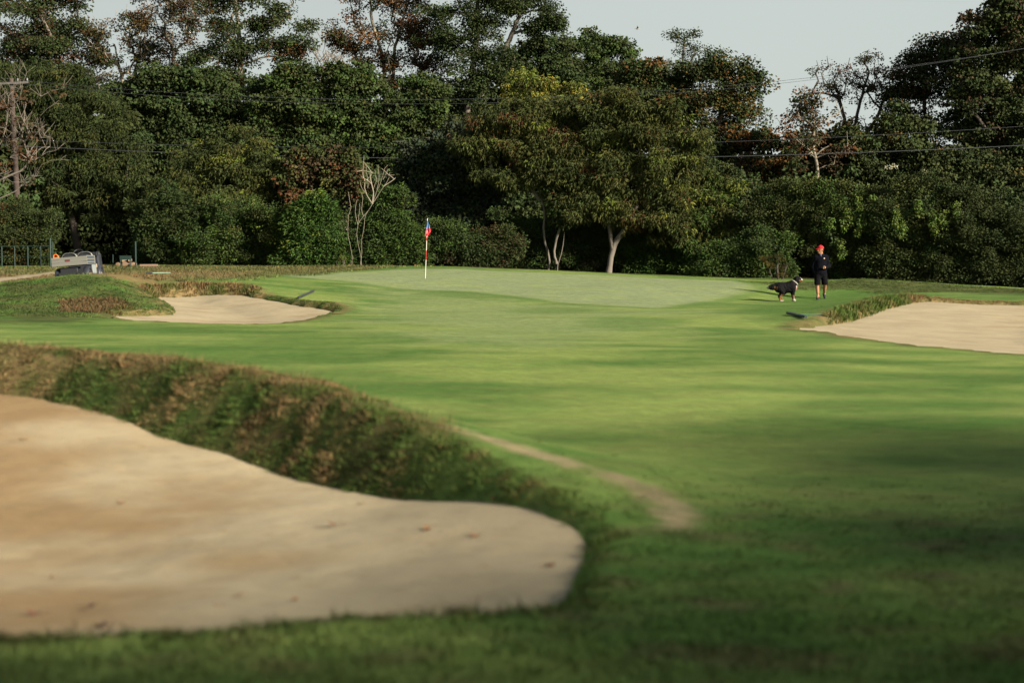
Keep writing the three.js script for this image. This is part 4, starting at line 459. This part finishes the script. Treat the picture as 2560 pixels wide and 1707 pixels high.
  // the free hand, curled before the belly
  const wr = J.wrR, hand = (p) => { const pc = [wr[0] - 0.045, wr[1] - 0.005, wr[2] + 0.03]; let d = smin(ell(p, pc, [0.042, 0.036, 0.024]), seg(p, wr, pc, 0.028, 0.028), 0.02);
    for (let k = 0; k < 4; k++) { const y = pc[1] + 0.026 - 0.0185 * k, l = [0.034, 0.04, 0.036, 0.028][k], a = [pc[0] - 0.03, y, pc[2] + 0.012], b = [pc[0] - 0.03 - l * 0.75, y - 0.006, pc[2] + 0.006], c = [b[0] + 0.004, y - 0.012, b[2] - 0.026], e = [c[0] + 0.022, y - 0.012, c[2] - 0.01]; d = Math.min(d, smin(seg(p, a, b, 0.0095, 0.009), smin(seg(p, b, c, 0.009, 0.0085), seg(p, c, e, 0.0085, 0.0075), 0.004), 0.005)); }
    return smin(d, smin(seg(p, [pc[0] + 0.012, pc[1] + 0.028, pc[2] + 0.012], [pc[0] - 0.02, pc[1] + 0.052, pc[2] + 0.024], 0.012, 0.0105), seg(p, [pc[0] - 0.02, pc[1] + 0.052, pc[2] + 0.024], [pc[0] - 0.05, pc[1] + 0.05, pc[2] + 0.018], 0.0105, 0.0085), 0.006), 0.006); };
  const handGeo = skin(hand, [wr[0] - 0.16, wr[1] - 0.07, wr[2] - 0.06], [wr[0] + 0.05, wr[1] + 0.09, wr[2] + 0.1], 0.0035, () => tone);
  part('body', mergeGeometries([bodyGeo, handGeo]), skinMat, g);
  const black = new THREE.MeshPhysicalMaterial({ color: lin(0.0042, 0.0044, 0.0065), roughness: 0.95, specularIntensity: 0.05 }), fold = (p) => 0.006 * n3(p[0] * 14, p[1] * 9, p[2] * 14);
  part('jacket', skin((p) => { let d = torso(p, 0.02); d = smin(d, smin(arm(p, 'L', 0.017), arm(p, 'R', 0.017), 0.01), 0.035); d = smin(d, ell(p, [-0.02, 0.86, 0.012], [0.205, 0.13, 0.15]), 0.06); d += fold(p); d = Math.max(d, 0.79 - p[1]); d = Math.max(d, -seg(p, [-0.012, 1.42, 0.1], [-0.04, 1.54, 0.12], 0.015, 0.075)); return Math.max(d, p[1] - 1.5); }, [-0.42, 0.7, -0.25], [0.4, 1.52, 0.34], 0.0125), black, g);
  part('shirt', skin((p) => Math.max(Math.max(torso(p, 0.008), p[1] - 1.475), 1.3 - p[1]), [-0.3, 1.25, -0.2], [0.3, 1.52, 0.25], 0.0125), std([0.012, 0.06, 0.15], 0.8), g);
  part('shirt_hem', skin((p) => Math.max(ell(p, [-0.02, 0.86, 0.012], [0.198, 0.14, 0.146]), Math.abs(p[1] - 0.775) - 0.022), [-0.3, 0.7, -0.2], [0.3, 0.85, 0.25], 0.012), std([0.02, 0.10, 0.24], 0.8), g);
  part('shorts', skin((p) => { let d = smin(ell(p, [-0.02, 0.84, 0.008], [0.19, 0.16, 0.14]), smin(seg(p, J.hpL, J.knL, 0.115, 0.098), seg(p, J.hpR, J.knR, 0.115, 0.1), 0.015), 0.04) + fold(p); d = smin(d, ell(p, [-0.215, 0.84, 0.04], [0.04, 0.08, 0.05]), 0.03); return Math.max(Math.max(d, 0.475 - p[1]), p[1] - 0.95); }, [-0.4, 0.4, -0.25], [0.4, 1.0, 0.3], 0.0125), new THREE.MeshPhysicalMaterial({ color: lin(0.0035, 0.0035, 0.0045), roughness: 0.9, specularIntensity: 0.12 }), g);
  const shoeMat = std([0.008, 0.008, 0.011], 0.7), soleMat = std([0.03, 0.03, 0.034], 0.8);
  for (const [a, b] of [footL, footR]) { const sh = part('shoe', skin((p) => Math.min(smin(seg(p, a, b, 0.052, 0.042), seg(p, [a[0], a[1] + 0.035, a[2] - 0.005], [lerp(a[0], b[0], 0.35), lerp(a[1], b[1], 0.35) + 0.03, lerp(a[2], b[2], 0.35)], 0.045, 0.04), 0.03), 9), [Math.min(a[0], b[0]) - 0.09, -0.02, Math.min(a[2], b[2]) - 0.1], [Math.max(a[0], b[0]) + 0.09, 0.28, Math.max(a[2], b[2]) + 0.1], 0.009), shoeMat, g); const A = V(a[0], a[1] - 0.046, a[2]), B = V(b[0], b[1] - 0.034, b[2]); part('sole', merge([rod(A, B, 0.022, 0.02, 8)]), soleMat, sh); }
  const capMat = new THREE.MeshPhysicalMaterial({ color: lin(0.42, 0.014, 0.022), roughness: 0.75, specularIntensity: 0.3 });
  const cap = part('cap', skin((p) => { const dome = Math.max(ell(p, at(-0.01, 0.05, 0), [0.108, 0.112, 0.108]), H[1] + 0.045 - p[1]); return dome; }, [H[0] - 0.2, H[1] - 0.02, H[2] - 0.2], [H[0] + 0.2, H[1] + 0.2, H[2] + 0.2], 0.008), capMat, g);
  { const s = new THREE.Shape(); s.moveTo(-0.085, 0); s.bezierCurveTo(-0.085, 0.075, -0.05, 0.105, 0, 0.105); s.bezierCurveTo(0.05, 0.105, 0.085, 0.075, 0.085, 0); s.bezierCurveTo(0.05, 0.03, -0.05, 0.03, -0.085, 0); const b = new THREE.ExtrudeGeometry(s, { depth: 0.006, bevelEnabled: true, bevelSize: 0.003, bevelThickness: 0.002, bevelSegments: 2, curveSegments: 12 }); b.rotateX(Math.PI / 2); b.rotateX(0.22); b.rotateY(Math.atan2(face.x, face.z)); b.translate(...at(0.075, 0.055, 0)); part('cap_brim', b, capMat, cap); }
  part('cap_button', new THREE.SphereGeometry(0.01, 8, 6).translate(...at(-0.01, 0.163, 0)), capMat, cap);
  const lg = new THREE.CylinderGeometry(0.02, 0.02, 0.004, 16).rotateX(Math.PI / 2 - 0.12).translate(0.075, 1.345, 0.147); part('badge', lg, std([0.5, 0.36, 0.26], 0.6), g).userData.label = 'small round white and orange chest emblem';
}
// ---------------------------------------------------------------- the dog, looking up at the man
{
  const base = onLand(1966, 753.5, 40), g = thing('dog', 'large black, white and tan dog facing the man', 'dog', base, 0.12);
  // x towards the head, z towards the viewer
  const q = (p) => {
    let d = smin(ell(p, [0.13, 0.45, 0], [0.2, 0.165, 0.125]), ell(p, [-0.14, 0.44, 0], [0.2, 0.14, 0.12]), 0.12);          // chest and loin
    d = smin(d, ell(p, [-0.25, 0.43, 0], [0.11, 0.14, 0.115]), 0.08); d = smin(d, ell(p, [0.02, 0.36, 0], [0.2, 0.075, 0.09]), 0.06);
    d = smin(d, seg(p, [0.2, 0.52, 0], [0.33, 0.66, 0.0], 0.115, 0.085), 0.09);                                             // neck
    d = smin(d, ell(p, [0.365, 0.69, 0], [0.1, 0.085, 0.085]), 0.05); d = smin(d, seg(p, [0.4, 0.685, 0], [0.49, 0.672, 0], 0.05, 0.034), 0.04);   // head, muzzle
    for (const s of [-1, 1]) d = smin(d, ell(p, [0.325, 0.695, 0.078 * s], [0.038, 0.06, 0.016]), 0.015);                    // ears
    const legF = (x, z, dx) => smin(seg(p, [0.2, 0.4, z], [0.2 + dx, 0.24, z], 0.072, 0.046), smin(seg(p, [0.2 + dx, 0.24, z], [0.2 + x, 0.06, z], 0.042, 0.032), seg(p, [0.2 + x, 0.038, z], [0.245 + x, 0.028, z], 0.036, 0.033), 0.03), 0.03);
    const legH = (o, z) => smin(smin(seg(p, [-0.24, 0.42, z], [-0.2 + o, 0.27, z], 0.1, 0.062), seg(p, [-0.2 + o, 0.27, z], [-0.305 + o, 0.175, z], 0.056, 0.036), 0.04), smin(seg(p, [-0.305 + o, 0.175, z], [-0.275 + o, 0.05, z], 0.036, 0.03), seg(p, [-0.275 + o, 0.034, z], [-0.225 + o, 0.028, z], 0.035, 0.032), 0.03), 0.03);
    d = smin(d, Math.min(legF(0.02, 0.07, 0.0), legF(0.05, -0.07, 0.02)), 0.04); d = smin(d, Math.min(legH(0.06, 0.075), legH(0.14, -0.07)), 0.05);
    d = smin(d, smin(seg(p, [-0.32, 0.49, 0], [-0.45, 0.455, 0.01], 0.06, 0.075), seg(p, [-0.45, 0.45, 0.01], [-0.59, 0.445, 0.02], 0.075, 0.035), 0.04), 0.05);   // plumed tail
    return d - 0.012 * smooth(0.2, 0.34, p[1]) + 0.010 * n3(p[0] * 22, p[1] * 11, p[2] * 22) + 0.006 * n3(p[0] * 50, p[1] * 28, p[2] * 50);
  };
  const blackc = [0.0035, 0.0035, 0.004], white = [0.27, 0.25, 0.22], tan = [0.11, 0.05, 0.02];
  const coat = (p) => { const [x, y, z] = p, w = 0.012 * n3(x * 30, y * 30, z * 30); if (x < -0.6 + w) return white; if (y < 0.04 + w && x > -0.4) return white; if (y < 0.24 + w && x > 0.1) return x > 0.24 + w && y < 0.16 ? white : (y < 0.07 ? white : z > 0 && y < 0.2 ? tan : blackc); if (y < 0.23 + w && x < -0.05) return x > -0.26 + (y - 0.1) * 0.5 ? tan : blackc; if (x < -0.32 && x > -0.4 && y < 0.47 && y > 0.36 + w) return tan; const n = (x - 0.27) * 0.62 + (y - 0.615) * 0.78; if (Math.abs(n) < 0.014 + w * 0.4 && x > 0.15 && x < 0.4) return white; if (x > 0.29 && y < 0.5 && y > 0.36) return white; if (x > 0.47 && y > 0.67) return white; if (x > 0.41 && y > 0.69 && Math.abs(z) < 0.018) return white; if (x > 0.4 && y < 0.68 && y > 0.63) return tan; return blackc; };
  part('body', skin(q, [-0.68, 0.0, -0.22], [0.58, 0.82, 0.22], 0.011, coat), new THREE.MeshPhysicalMaterial({ vertexColors: true, roughness: 0.75, specularIntensity: 0.15 }), g);
  part('nose', new THREE.SphereGeometry(0.016, 10, 8).translate(0.524, 0.683, 0), std([0.01, 0.01, 0.01], 0.35), g);
  for (const s of [-1, 1]) part('eye', new THREE.SphereGeometry(0.01, 8, 6).translate(0.425, 0.715, 0.05 * s), std([0.012, 0.008, 0.006], 0.15), g);
  const ringG = new THREE.TorusGeometry(0.128, 0.009, 8, 32).rotateY(Math.PI / 2).scale(1, 1, 0.96).rotateZ(0.62).translate(0.235, 0.545, 0); part('collar', ringG, std([0.1, 0.006, 0.014], 0.6), g);
  part('leash_tag', bx(0.012, 0.1, 0.02, 0.315, 0.44, 0.075, 0, 0, -0.1), std([0.42, 0.02, 0.05], 0.5), g);
}
// ---------------------------------------------------------------- utility cart seen from behind
{
  const px = 196, d = 62, c = P(px, 700, d), base = ground(c.x, d), g = thing('utility_cart', 'grey and black utility cart with cargo bed behind the mound', 'utility cart', base, 0.02);
  g.rotation.z = 0.085; g.position.y -= 0.02;
  const grey = std([0.14, 0.137, 0.118], 0.6, { metalness: 0.1 }), slate = std([0.12, 0.14, 0.15], 0.5), black = std([0.012, 0.013, 0.016], 0.5), body = std([0.024, 0.026, 0.034], 0.4), rub = std([0.014, 0.014, 0.014], 0.9), chrome = std([0.22, 0.215, 0.18], 0.4, { metalness: 0.6 }), dirt = std([0.09, 0.065, 0.045], 0.9), rimc = std([0.5, 0.46, 0.36], 0.6);
  const bed = new THREE.Group(); bed.name = 'cargo_bed'; g.add(bed);
  part('bed_floor', bx(1.26, 0.03, 1.2, 0, 0.705, 0.5), slate, bed);
  part('front_board', bx(1.26, 0.28, 0.03, 0, 0.86, -0.085), grey, bed);
  const gate = [[0.955, 0.075], [0.86, 0.1], [0.745, 0.115]]; for (const [y, h] of gate) part('tailgate_board', bx(1.27, h, 0.035, 0, y, 1.11, 0, 0, 0, 0.006), grey, bed);
  part('latch_plate', bx(0.17, 0.065, 0.012, -0.06, 0.875, 1.134), std([0.09, 0.022, 0.018], 0.5), bed);
  for (const s of [-1, 1]) { for (const y of [0.965, 0.855, 0.745]) part('side_rail', bx(0.035, 0.045, 1.16, 0.625 * s, y + 0.02, 0.5, 0, 0, 0, 0.006), grey, bed); for (const y of [0.935, 0.82]) part('side_panel', bx(0.016, 0.075, 1.14, 0.618 * s, y, 0.5), std([0.05, 0.065, 0.085], 0.4), bed); part('corner_post', bx(0.04, 0.3, 0.05, 0.628 * s, 0.845, -0.09, 0, 0, 0, 0.005), grey, bed); }
  const ch = new THREE.Group(); ch.name = 'chassis'; g.add(ch);
  part('frame', merge([bx(0.8, 0.12, 2.3, 0, 0.5, -0.2), bx(0.9, 0.1, 0.08, 0, 0.4, 0.98)]), black, ch); part('engine_cover', bx(0.62, 0.3, 0.5, -0.08, 0.48, 0.72, 0, 0, 0, 0.02), black, ch); part('bumper', bx(1.05, 0.1, 0.06, 0, 0.27, 1.02, 0, 0, 0, 0.015), dirt, ch);
  for (const s of [-1, 1]) { const f = new THREE.TorusGeometry(0.31, 0.05, 8, 18, Math.PI).scale(1, 1, 2.4).rotateY(Math.PI / 2).translate(0.5 * s, 0.27, 0.62); part('fender', f, body, g); }
  for (const [x, z] of [[-0.5, 0.62], [0.5, 0.62], [-0.52, -1.2], [0.52, -1.2]]) { const w = new THREE.Group(); w.name = 'wheel'; w.position.set(x, 0.26, z); g.add(w); part('tyre', new THREE.TorusGeometry(0.19, 0.075, 12, 28).scale(1, 1, 1.35).rotateY(Math.PI / 2), rub, w); part('rim', new THREE.CylinderGeometry(0.135, 0.135, 0.13, 20).rotateZ(Math.PI / 2), rimc, w); }
  for (const s of [-1, 1]) { const seat = part('seat', bx(0.5, 0.14, 0.45, 0.28 * s, 0.75, -0.42, 0, 0, 0, 0.04), black, g); part('seat_back', bx(0.5, 0.36, 0.1, 0.28 * s, 0.945, -0.2, -0.12, 0, 0, 0.045), black, seat); part('seat_hoop', tube([V(0.28 * s - 0.275, 0.85, -0.14), V(0.28 * s - 0.265, 1.03, -0.13), V(0.28 * s - 0.17, 1.135, -0.12), V(0.28 * s, 1.155, -0.12), V(0.28 * s + 0.17, 1.135, -0.12), V(0.28 * s + 0.265, 1.03, -0.13), V(0.28 * s + 0.275, 0.85, -0.14)], 0.013, 40, 8), chrome, seat); }
  part('side_skirt', bx(0.05, 0.42, 0.5, 0.6, 0.46, 0.02, 0, 0, 0, 0.01), std([0.2, 0.22, 0.22], 0.5), g); part('skirt_trim', bx(0.02, 0.44, 0.05, 0.63, 0.46, -0.25), chrome, g);
  part('step', bx(1.15, 0.05, 0.75, 0, 0.3, -0.65), body, g); part('beige_cap', bx(0.03, 0.12, 0.12, 0.6, 0.63, -0.42, 0, 0, 0, 0.012), std([0.55, 0.42, 0.26], 0.5), g);  // small box for the beige fuel cap on the side
  const cowl = part('cowl', bx(1.16, 0.55, 0.5, 0, 0.78, -1.3, 0.1, 0, 0, 0.06), body, g); part('dashboard', bx(1.1, 0.14, 0.2, 0, 1.06, -1.05, 0.2, 0, 0, 0.03), black, cowl); part('hood', bx(1.0, 0.3, 0.5, 0, 0.6, -1.72, 0.12, 0, 0, 0.07), body, cowl);
  for (const s of [-1, 1]) { part('cab_post', merge([rod(V(0.56 * s, 0.3, -1.1), V(0.56 * s, 1.14, -1.2), 0.03, 0.026), rod(V(0.56 * s, 1.14, -1.2), V(0.5 * s, 1.12, -0.95), 0.026, 0.022)]), black, g); part('fender', new THREE.TorusGeometry(0.32, 0.06, 8, 18, Math.PI).scale(1, 1, 2).rotateY(Math.PI / 2).translate(0.52 * s, 0.27, -1.2), body, g); }
  const sw = part('steering_wheel', new THREE.TorusGeometry(0.17, 0.016, 8, 28).rotateX(-0.9).translate(-0.1, 1.17, -0.8), black, g); part('steering_column', rod(V(-0.1, 1.17, -0.8), V(-0.1, 0.95, -1.05), 0.02), black, sw);
  // orange fuel can standing in the corner of the bed
  const cp = g.localToWorld(V(-0.5, 0.722, 0.93)), k = thing('fuel_can', 'bright orange plastic fuel can on the cart bed', 'fuel can', cp, 0.1); k.rotation.z = 0.085; const or = std([0.5, 0.1, 0.008], 0.5);
  g.updateMatrixWorld(true); k.position.copy(g.localToWorld(V(-0.5, 0.722, 0.93)));
  part('tank', bx(0.2, 0.3, 0.26, 0, 0.15, 0, 0, 0, 0, 0.03), or, k); part('handle', tube([V(-0.085, 0.28, 0), V(-0.075, 0.38, 0), V(0, 0.405, 0), V(0.045, 0.37, 0), V(0.05, 0.29, 0)], 0.02, 24, 8), or, k); part('cap', new THREE.CylinderGeometry(0.032, 0.036, 0.07, 14).translate(0.075, 0.325, 0), std([0.55, 0.08, 0.01], 0.5), k);
}
// ---------------------------------------------------------------- posts, fence, board, logs on the far left
{
  const gm = std([0.002, 0.017, 0.012], 0.6), gx = (px, d) => P(px, 640, d).x, post = (px, h, d, r = 0.035) => { const x = gx(px, d), b = h0(x, d); return { x, b, d, h, r }; };
  const f0 = gx(-60, 73.5), f1 = gx(124, 73.5), fb = ground(f0, 73.5), fence = thing('fence', 'low green metal fence before the hedge by the pole', 'fence', fb);
  for (const px of [-50, -25, 3, 35, 68, 100]) { const x = gx(px, 73.5) - f0; part('fence_post', rod(V(x, -0.1, 0), V(x, 0.9, 0), 0.03), gm, fence); }
  for (const y of [0.89, 0.45]) part('fence_rail', rod(V(0, y, 0), V(f1 - f0, y, 0), y > 0.5 ? 0.022 : 0.008), gm, fence);
  for (const [px, h, label, r] of [[124.5, 1.22, 'thick green post at the end of the low fence', 0.045], [130.5, 1.1, 'slim green post beside the fence end post', 0.022], [338, 1.05, 'lone green post beside the dark opening', 0.035], [281, 0.52, 'short green stake beside the green board', 0.02]]) { const x = gx(px, 73), p = thing('post', label, 'post', ground(x, 73)); part('shaft', new THREE.CylinderGeometry(r, r, h + 0.1, 12).translate(0, h / 2 - 0.05, 0), gm, p); part('cap', new THREE.SphereGeometry(r * 1.05, 12, 8, 0, 6.283, 0, Math.PI / 2).translate(0, h, 0), gm, p); }
  const bp = ground(gx(313, 72.5), 72.5), bo = thing('bench', 'small green slatted stand in the dark opening', 'bench', bp); part('board', bx(0.46, 0.17, 0.04, 0, 0.42, 0.12, 0, 0, 0, 0.008), gm, bo); part('seat', bx(0.46, 0.03, 0.26, 0, 0.48, 0, 0, 0, 0, 0.006), gm, bo); for (const [x, z] of [[-0.2, 0.1], [0.2, 0.1], [-0.2, -0.1], [0.2, -0.1]]) part('leg', rod(V(x, -0.06, z), V(x, 0.47, z), 0.018), gm, bo);
  const logTex = std([0.15, 0.095, 0.062], 0.9), endTex = std([0.2, 0.13, 0.075], 0.85), log = (px, py, d, len, r, turn, label, y = 0) => { const p = ground(gx(px, d), d); p.y += y; const t = thing('log', label, 'log', p, turn, 'cut logs by the dark opening'); const geo = new THREE.CylinderGeometry(r, r * 1.06, len, 14, 4); const a = geo.attributes.position; for (let i = 0; i < a.count; i++) { const k = 1 + 0.09 * n3(a.getX(i) * 9, a.getY(i) * 3, a.getZ(i) * 9 + px); a.setX(i, a.getX(i) * k); a.setZ(i, a.getZ(i) * k); } geo.computeVertexNormals(); geo.rotateZ(Math.PI / 2).translate(0, r * 0.85, 0); part('bark', geo, logTex, t); for (const s of [-1, 1]) part('cut_end', new THREE.CylinderGeometry(r * 0.88, r * 0.88, 0.012, 14).rotateZ(Math.PI / 2).translate(s * (len / 2 + 0.004), r * 0.85, 0), endTex, t); };
  log(371, 664, 72.5, 0.74, 0.075, 0.1, 'pale reddish log lying alone on the grass');
  [[300, 0, 0.09], [316, 0, 0.11], [332, 0, 0.085], [308, 0.19, 0.09], [324, 0.19, 0.08]].forEach(([px, y, r], i) => log(px, 660, 74.5, 0.6, r, 1.35 + 0.1 * i, 'cut log stacked behind the green stand', y));
}
// ---------------------------------------------------------------- utility pole and wires
{
  const d = 81, a = P(50, 640, d), b0 = P(26, 195, d), foot = ground(a.x, d), g = thing('utility_pole', 'leaning wooden utility pole with crossarm at the wood edge', 'utility pole', foot), topP = b0.sub(foot);
  part('shaft', rod(V(0, -0.3, 0), topP, 0.15, 0.115, 12), barkMat.pole, g); const ca = topP.clone(); ca.y -= 0.25; part('crossarm', bx(1.5, 0.1, 0.08, ca.x + 0.1, ca.y, ca.z + 0.14, 0, 0, 0.05, 0.01), std([0.09, 0.08, 0.075], 0.9), g);
  for (const x of [-0.65, 0.35, 0.8]) part('insulator', new THREE.LatheGeometry([[0, 0], [0.05, 0], [0.05, 0.05], [0.03, 0.06], [0.05, 0.09], [0.03, 0.14], [0, 0.15]].map(([u, v]) => new THREE.Vector2(u, v)), 12).translate(ca.x + x, ca.y + 0.06 + 0.05 * x, ca.z + 0.14), std([0.12, 0.12, 0.115], 0.4), g);
  const wm = std([0.035, 0.037, 0.042], 0.5); [[260, 1000, 5.7e-5, 0.008, 'upper thin power line with slight sag'], [249, 1010, 5.3e-5, 0.008, 'topmost thin power line strung above its twin'], [397, 1290, 2.1e-5, 0.016, 'thick lower cable sagging across the wood'], [369, 1000, 2.2e-5, 0.009, 'thin line strung just above the thick cable']].forEach(([y0, x0, k, r, label]) => { const pts = []; for (let px = -100; px <= 2700; px += 70) pts.push(P(px, y0 - k * (px - x0) ** 2, 83.5)); top('power_line', tube(pts, r, 120, 5), wm, label, 'power line', 'power lines across the wood'); });
}
// ---------------------------------------------------------------- bunker rakes, a bird, fallen leaves
{
  const dark = std([0.02, 0.022, 0.027], 0.5), teal = std([0.02, 0.13, 0.105], 0.6), mint = std([0.16, 0.24, 0.17], 0.6);
  const rakeTool = (hx0, hx1, s0, s1, label, col) => { const a = onLand(...hx0), b = onLand(...hx1), s = onLand(...s0), e = onLand(...s1), mid = a.clone().lerp(b, 0.5), t = thing('bunker_rake', label, 'rake', mid, 0, 'rakes left beside the bunkers'), loc = (v, up) => v.clone().sub(mid).add(V(0, up, 0)), u = b.clone().sub(a).normalize(); const A = loc(a, 0.05), B = loc(b, 0.05); part('head', rod(A, B, 0.033, 0.033, 10), dark, t); const teeth = []; for (let k = 0; k <= 14; k++) { const p = A.clone().lerp(B, 0.03 + 0.94 * k / 14); teeth.push(p); } for (const p of teeth) part('tooth', rod(p, p.clone().add(V(-u.z * 0.05, -0.03, u.x * 0.05)), 0.006, 0.004, 5), dark, t); part('handle', rod(loc(s, 0.055), loc(e, 0.03), 0.009, 0.009, 8), col, t); };
  rakeTool([1969, 787.5, 25], [2015, 797.5, 25], [1993, 792.5, 25], [2058, 789.3, 25], 'black headed rake lying above the sand near the dog', teal);
  rakeTool([745, 748, 25], [783, 731, 25], [766, 739, 25], [747, 736.5, 25], 'dark rake lying on the slope right of the mound', mint);
  const a = onLand(366, 697, 53), b = onLand(424, 688.5, 53), mid = a.clone().lerp(b, 0.5), t = thing('rake_pole', 'pale green pole lying in the dry grass', 'pole', mid); part('shaft', rod(a.clone().sub(mid).add(V(0, 0.09, 0)), b.clone().sub(mid).add(V(0, 0.09, 0)), 0.022, 0.022, 8), mint, t); part('grip', rod(a.clone().sub(mid).add(V(0, 0.09, 0)), a.clone().lerp(b, 0.2).sub(mid).add(V(0, 0.09, 0)), 0.028, 0.028, 8), dark, t);
  const bp = P(1594, 72, 160), bird = thing('bird', 'small pale bird flying in the open sky', 'bird', bp), bm = std([0.3, 0.3, 0.29], 0.8); part('body', new THREE.SphereGeometry(0.07, 12, 8).scale(2.1, 0.9, 0.9), bm, bird);
  for (const s of [-1, 1]) { const w = new THREE.Shape(); w.moveTo(0.1, 0); w.quadraticCurveTo(0.1, 0.3, -0.05, 0.5); w.quadraticCurveTo(-0.08, 0.2, -0.1, 0); const q = new THREE.ExtrudeGeometry(w, { depth: 0.012, bevelEnabled: false }); q.rotateX(-Math.PI / 2 * s + 0.5 * s); part('wing', q, bm, bird); } part('tail', bx(0.14, 0.015, 0.07, -0.18, 0, 0), bm, bird); part('head', new THREE.SphereGeometry(0.045, 10, 8).translate(0.16, 0.03, 0), bm, bird);
  const r = rng(55), leafShape = (s) => { const n = 22, pos = [], idx = []; pos.push(0, 0.004, 0); for (let i = 0; i < n; i++) { const t = i / n * 6.283, lob = 1 - 0.34 * Math.abs(Math.sin(t * 2.5)) - (i % 2) * 0.06, q = s * lob * (0.9 + 0.2 * r()); pos.push(Math.cos(t) * q, 0.006 + 0.6 * q * Math.abs(Math.cos(t * 1.1)) * (0.6 + 0.5 * r()), Math.sin(t) * q * 0.72); } for (let i = 0; i < n; i++) idx.push(0, 1 + (i + 1) % n, 1 + i); const g = new THREE.BufferGeometry(); g.setAttribute('position', new THREE.Float32BufferAttribute(pos, 3)); g.setIndex(idx); g.computeVertexNormals(); return g; };
  const lm = [std([0.11, 0.035, 0.016], 0.8), std([0.05, 0.02, 0.012], 0.85), std([0.2, 0.085, 0.03], 0.8)]; for (const m of lm) m.side = THREE.DoubleSide;
  const one = (px, py, s, m, label, group) => { const p = onLand(px, py, 6.5), t = thing('fallen_leaf', label, 'leaf', p, r() * 6, group); part('blade', leafShape(s), lm[m], t); part('stalk', rod(V(-s * 0.9, 0.012, 0), V(-s * 1.7, 0.02, s * 0.3), 0.0022, 0.0016, 5), lm[m], t); };
  one(834, 1316, 0.055, 0, 'reddish brown leaf alone in the middle of the sand'); one(85, 1541, 0.05, 0, 'wide brown leaf lying on the sand near two dark leaves'); one(222, 1522, 0.042, 1, 'small dark curled leaf on the sand'); one(248, 1573, 0.048, 1, 'dark leaf against the grass at the sand edge');
  for (const [px, py, s] of [[305, 1259, 0.022], [55, 1104, 0.02], [1067, 1328, 0.026], [1190, 1348, 0.026], [1375, 1418, 0.026], [736, 1503, 0.017], [596, 1494, 0.016], [550, 1520, 0.014], [128, 1448, 0.012], [1460 - 560, 1262, 0.016]]) one(px, py, s * 1.5, 2, 'small tan leaf scrap scattered on the sand', 'leaf scraps on the sand');
}
// ---------------------------------------------------------------- small things at the foot of the wood
{
  const r = rng(91), list = []; for (let k = 0; k < 200; k++) { const x = lerp(-24, -3, r()), d = 71 + 4 * r(), y = land(x, d); list.push([V(x, y + 0.03, -d), [r() * 3, r() * 6, r() * 3], 0.5 + 0.6 * r(), r() < 0.5 ? [0.16, 0.1, 0.025] : [0.1, 0.05, 0.02]]); }
  const one = new THREE.BufferGeometry(); one.setAttribute('position', new THREE.Float32BufferAttribute([-0.05, 0, 0, 0, 0.01, 0.05, 0.06, 0, 0, -0.05, 0, 0, 0.06, 0, 0, 0, 0.012, -0.05], 3)); one.computeVertexNormals(); strew('leaf_litter', 'yellow fallen leaves scattered along the wood edge', 'leaf litter', one, list);
}
console.log('objects done');
scene.traverse((o) => { if (o.isMesh) { o.castShadow = true; o.receiveShadow = true; } });
renderer.render(scene, camera);
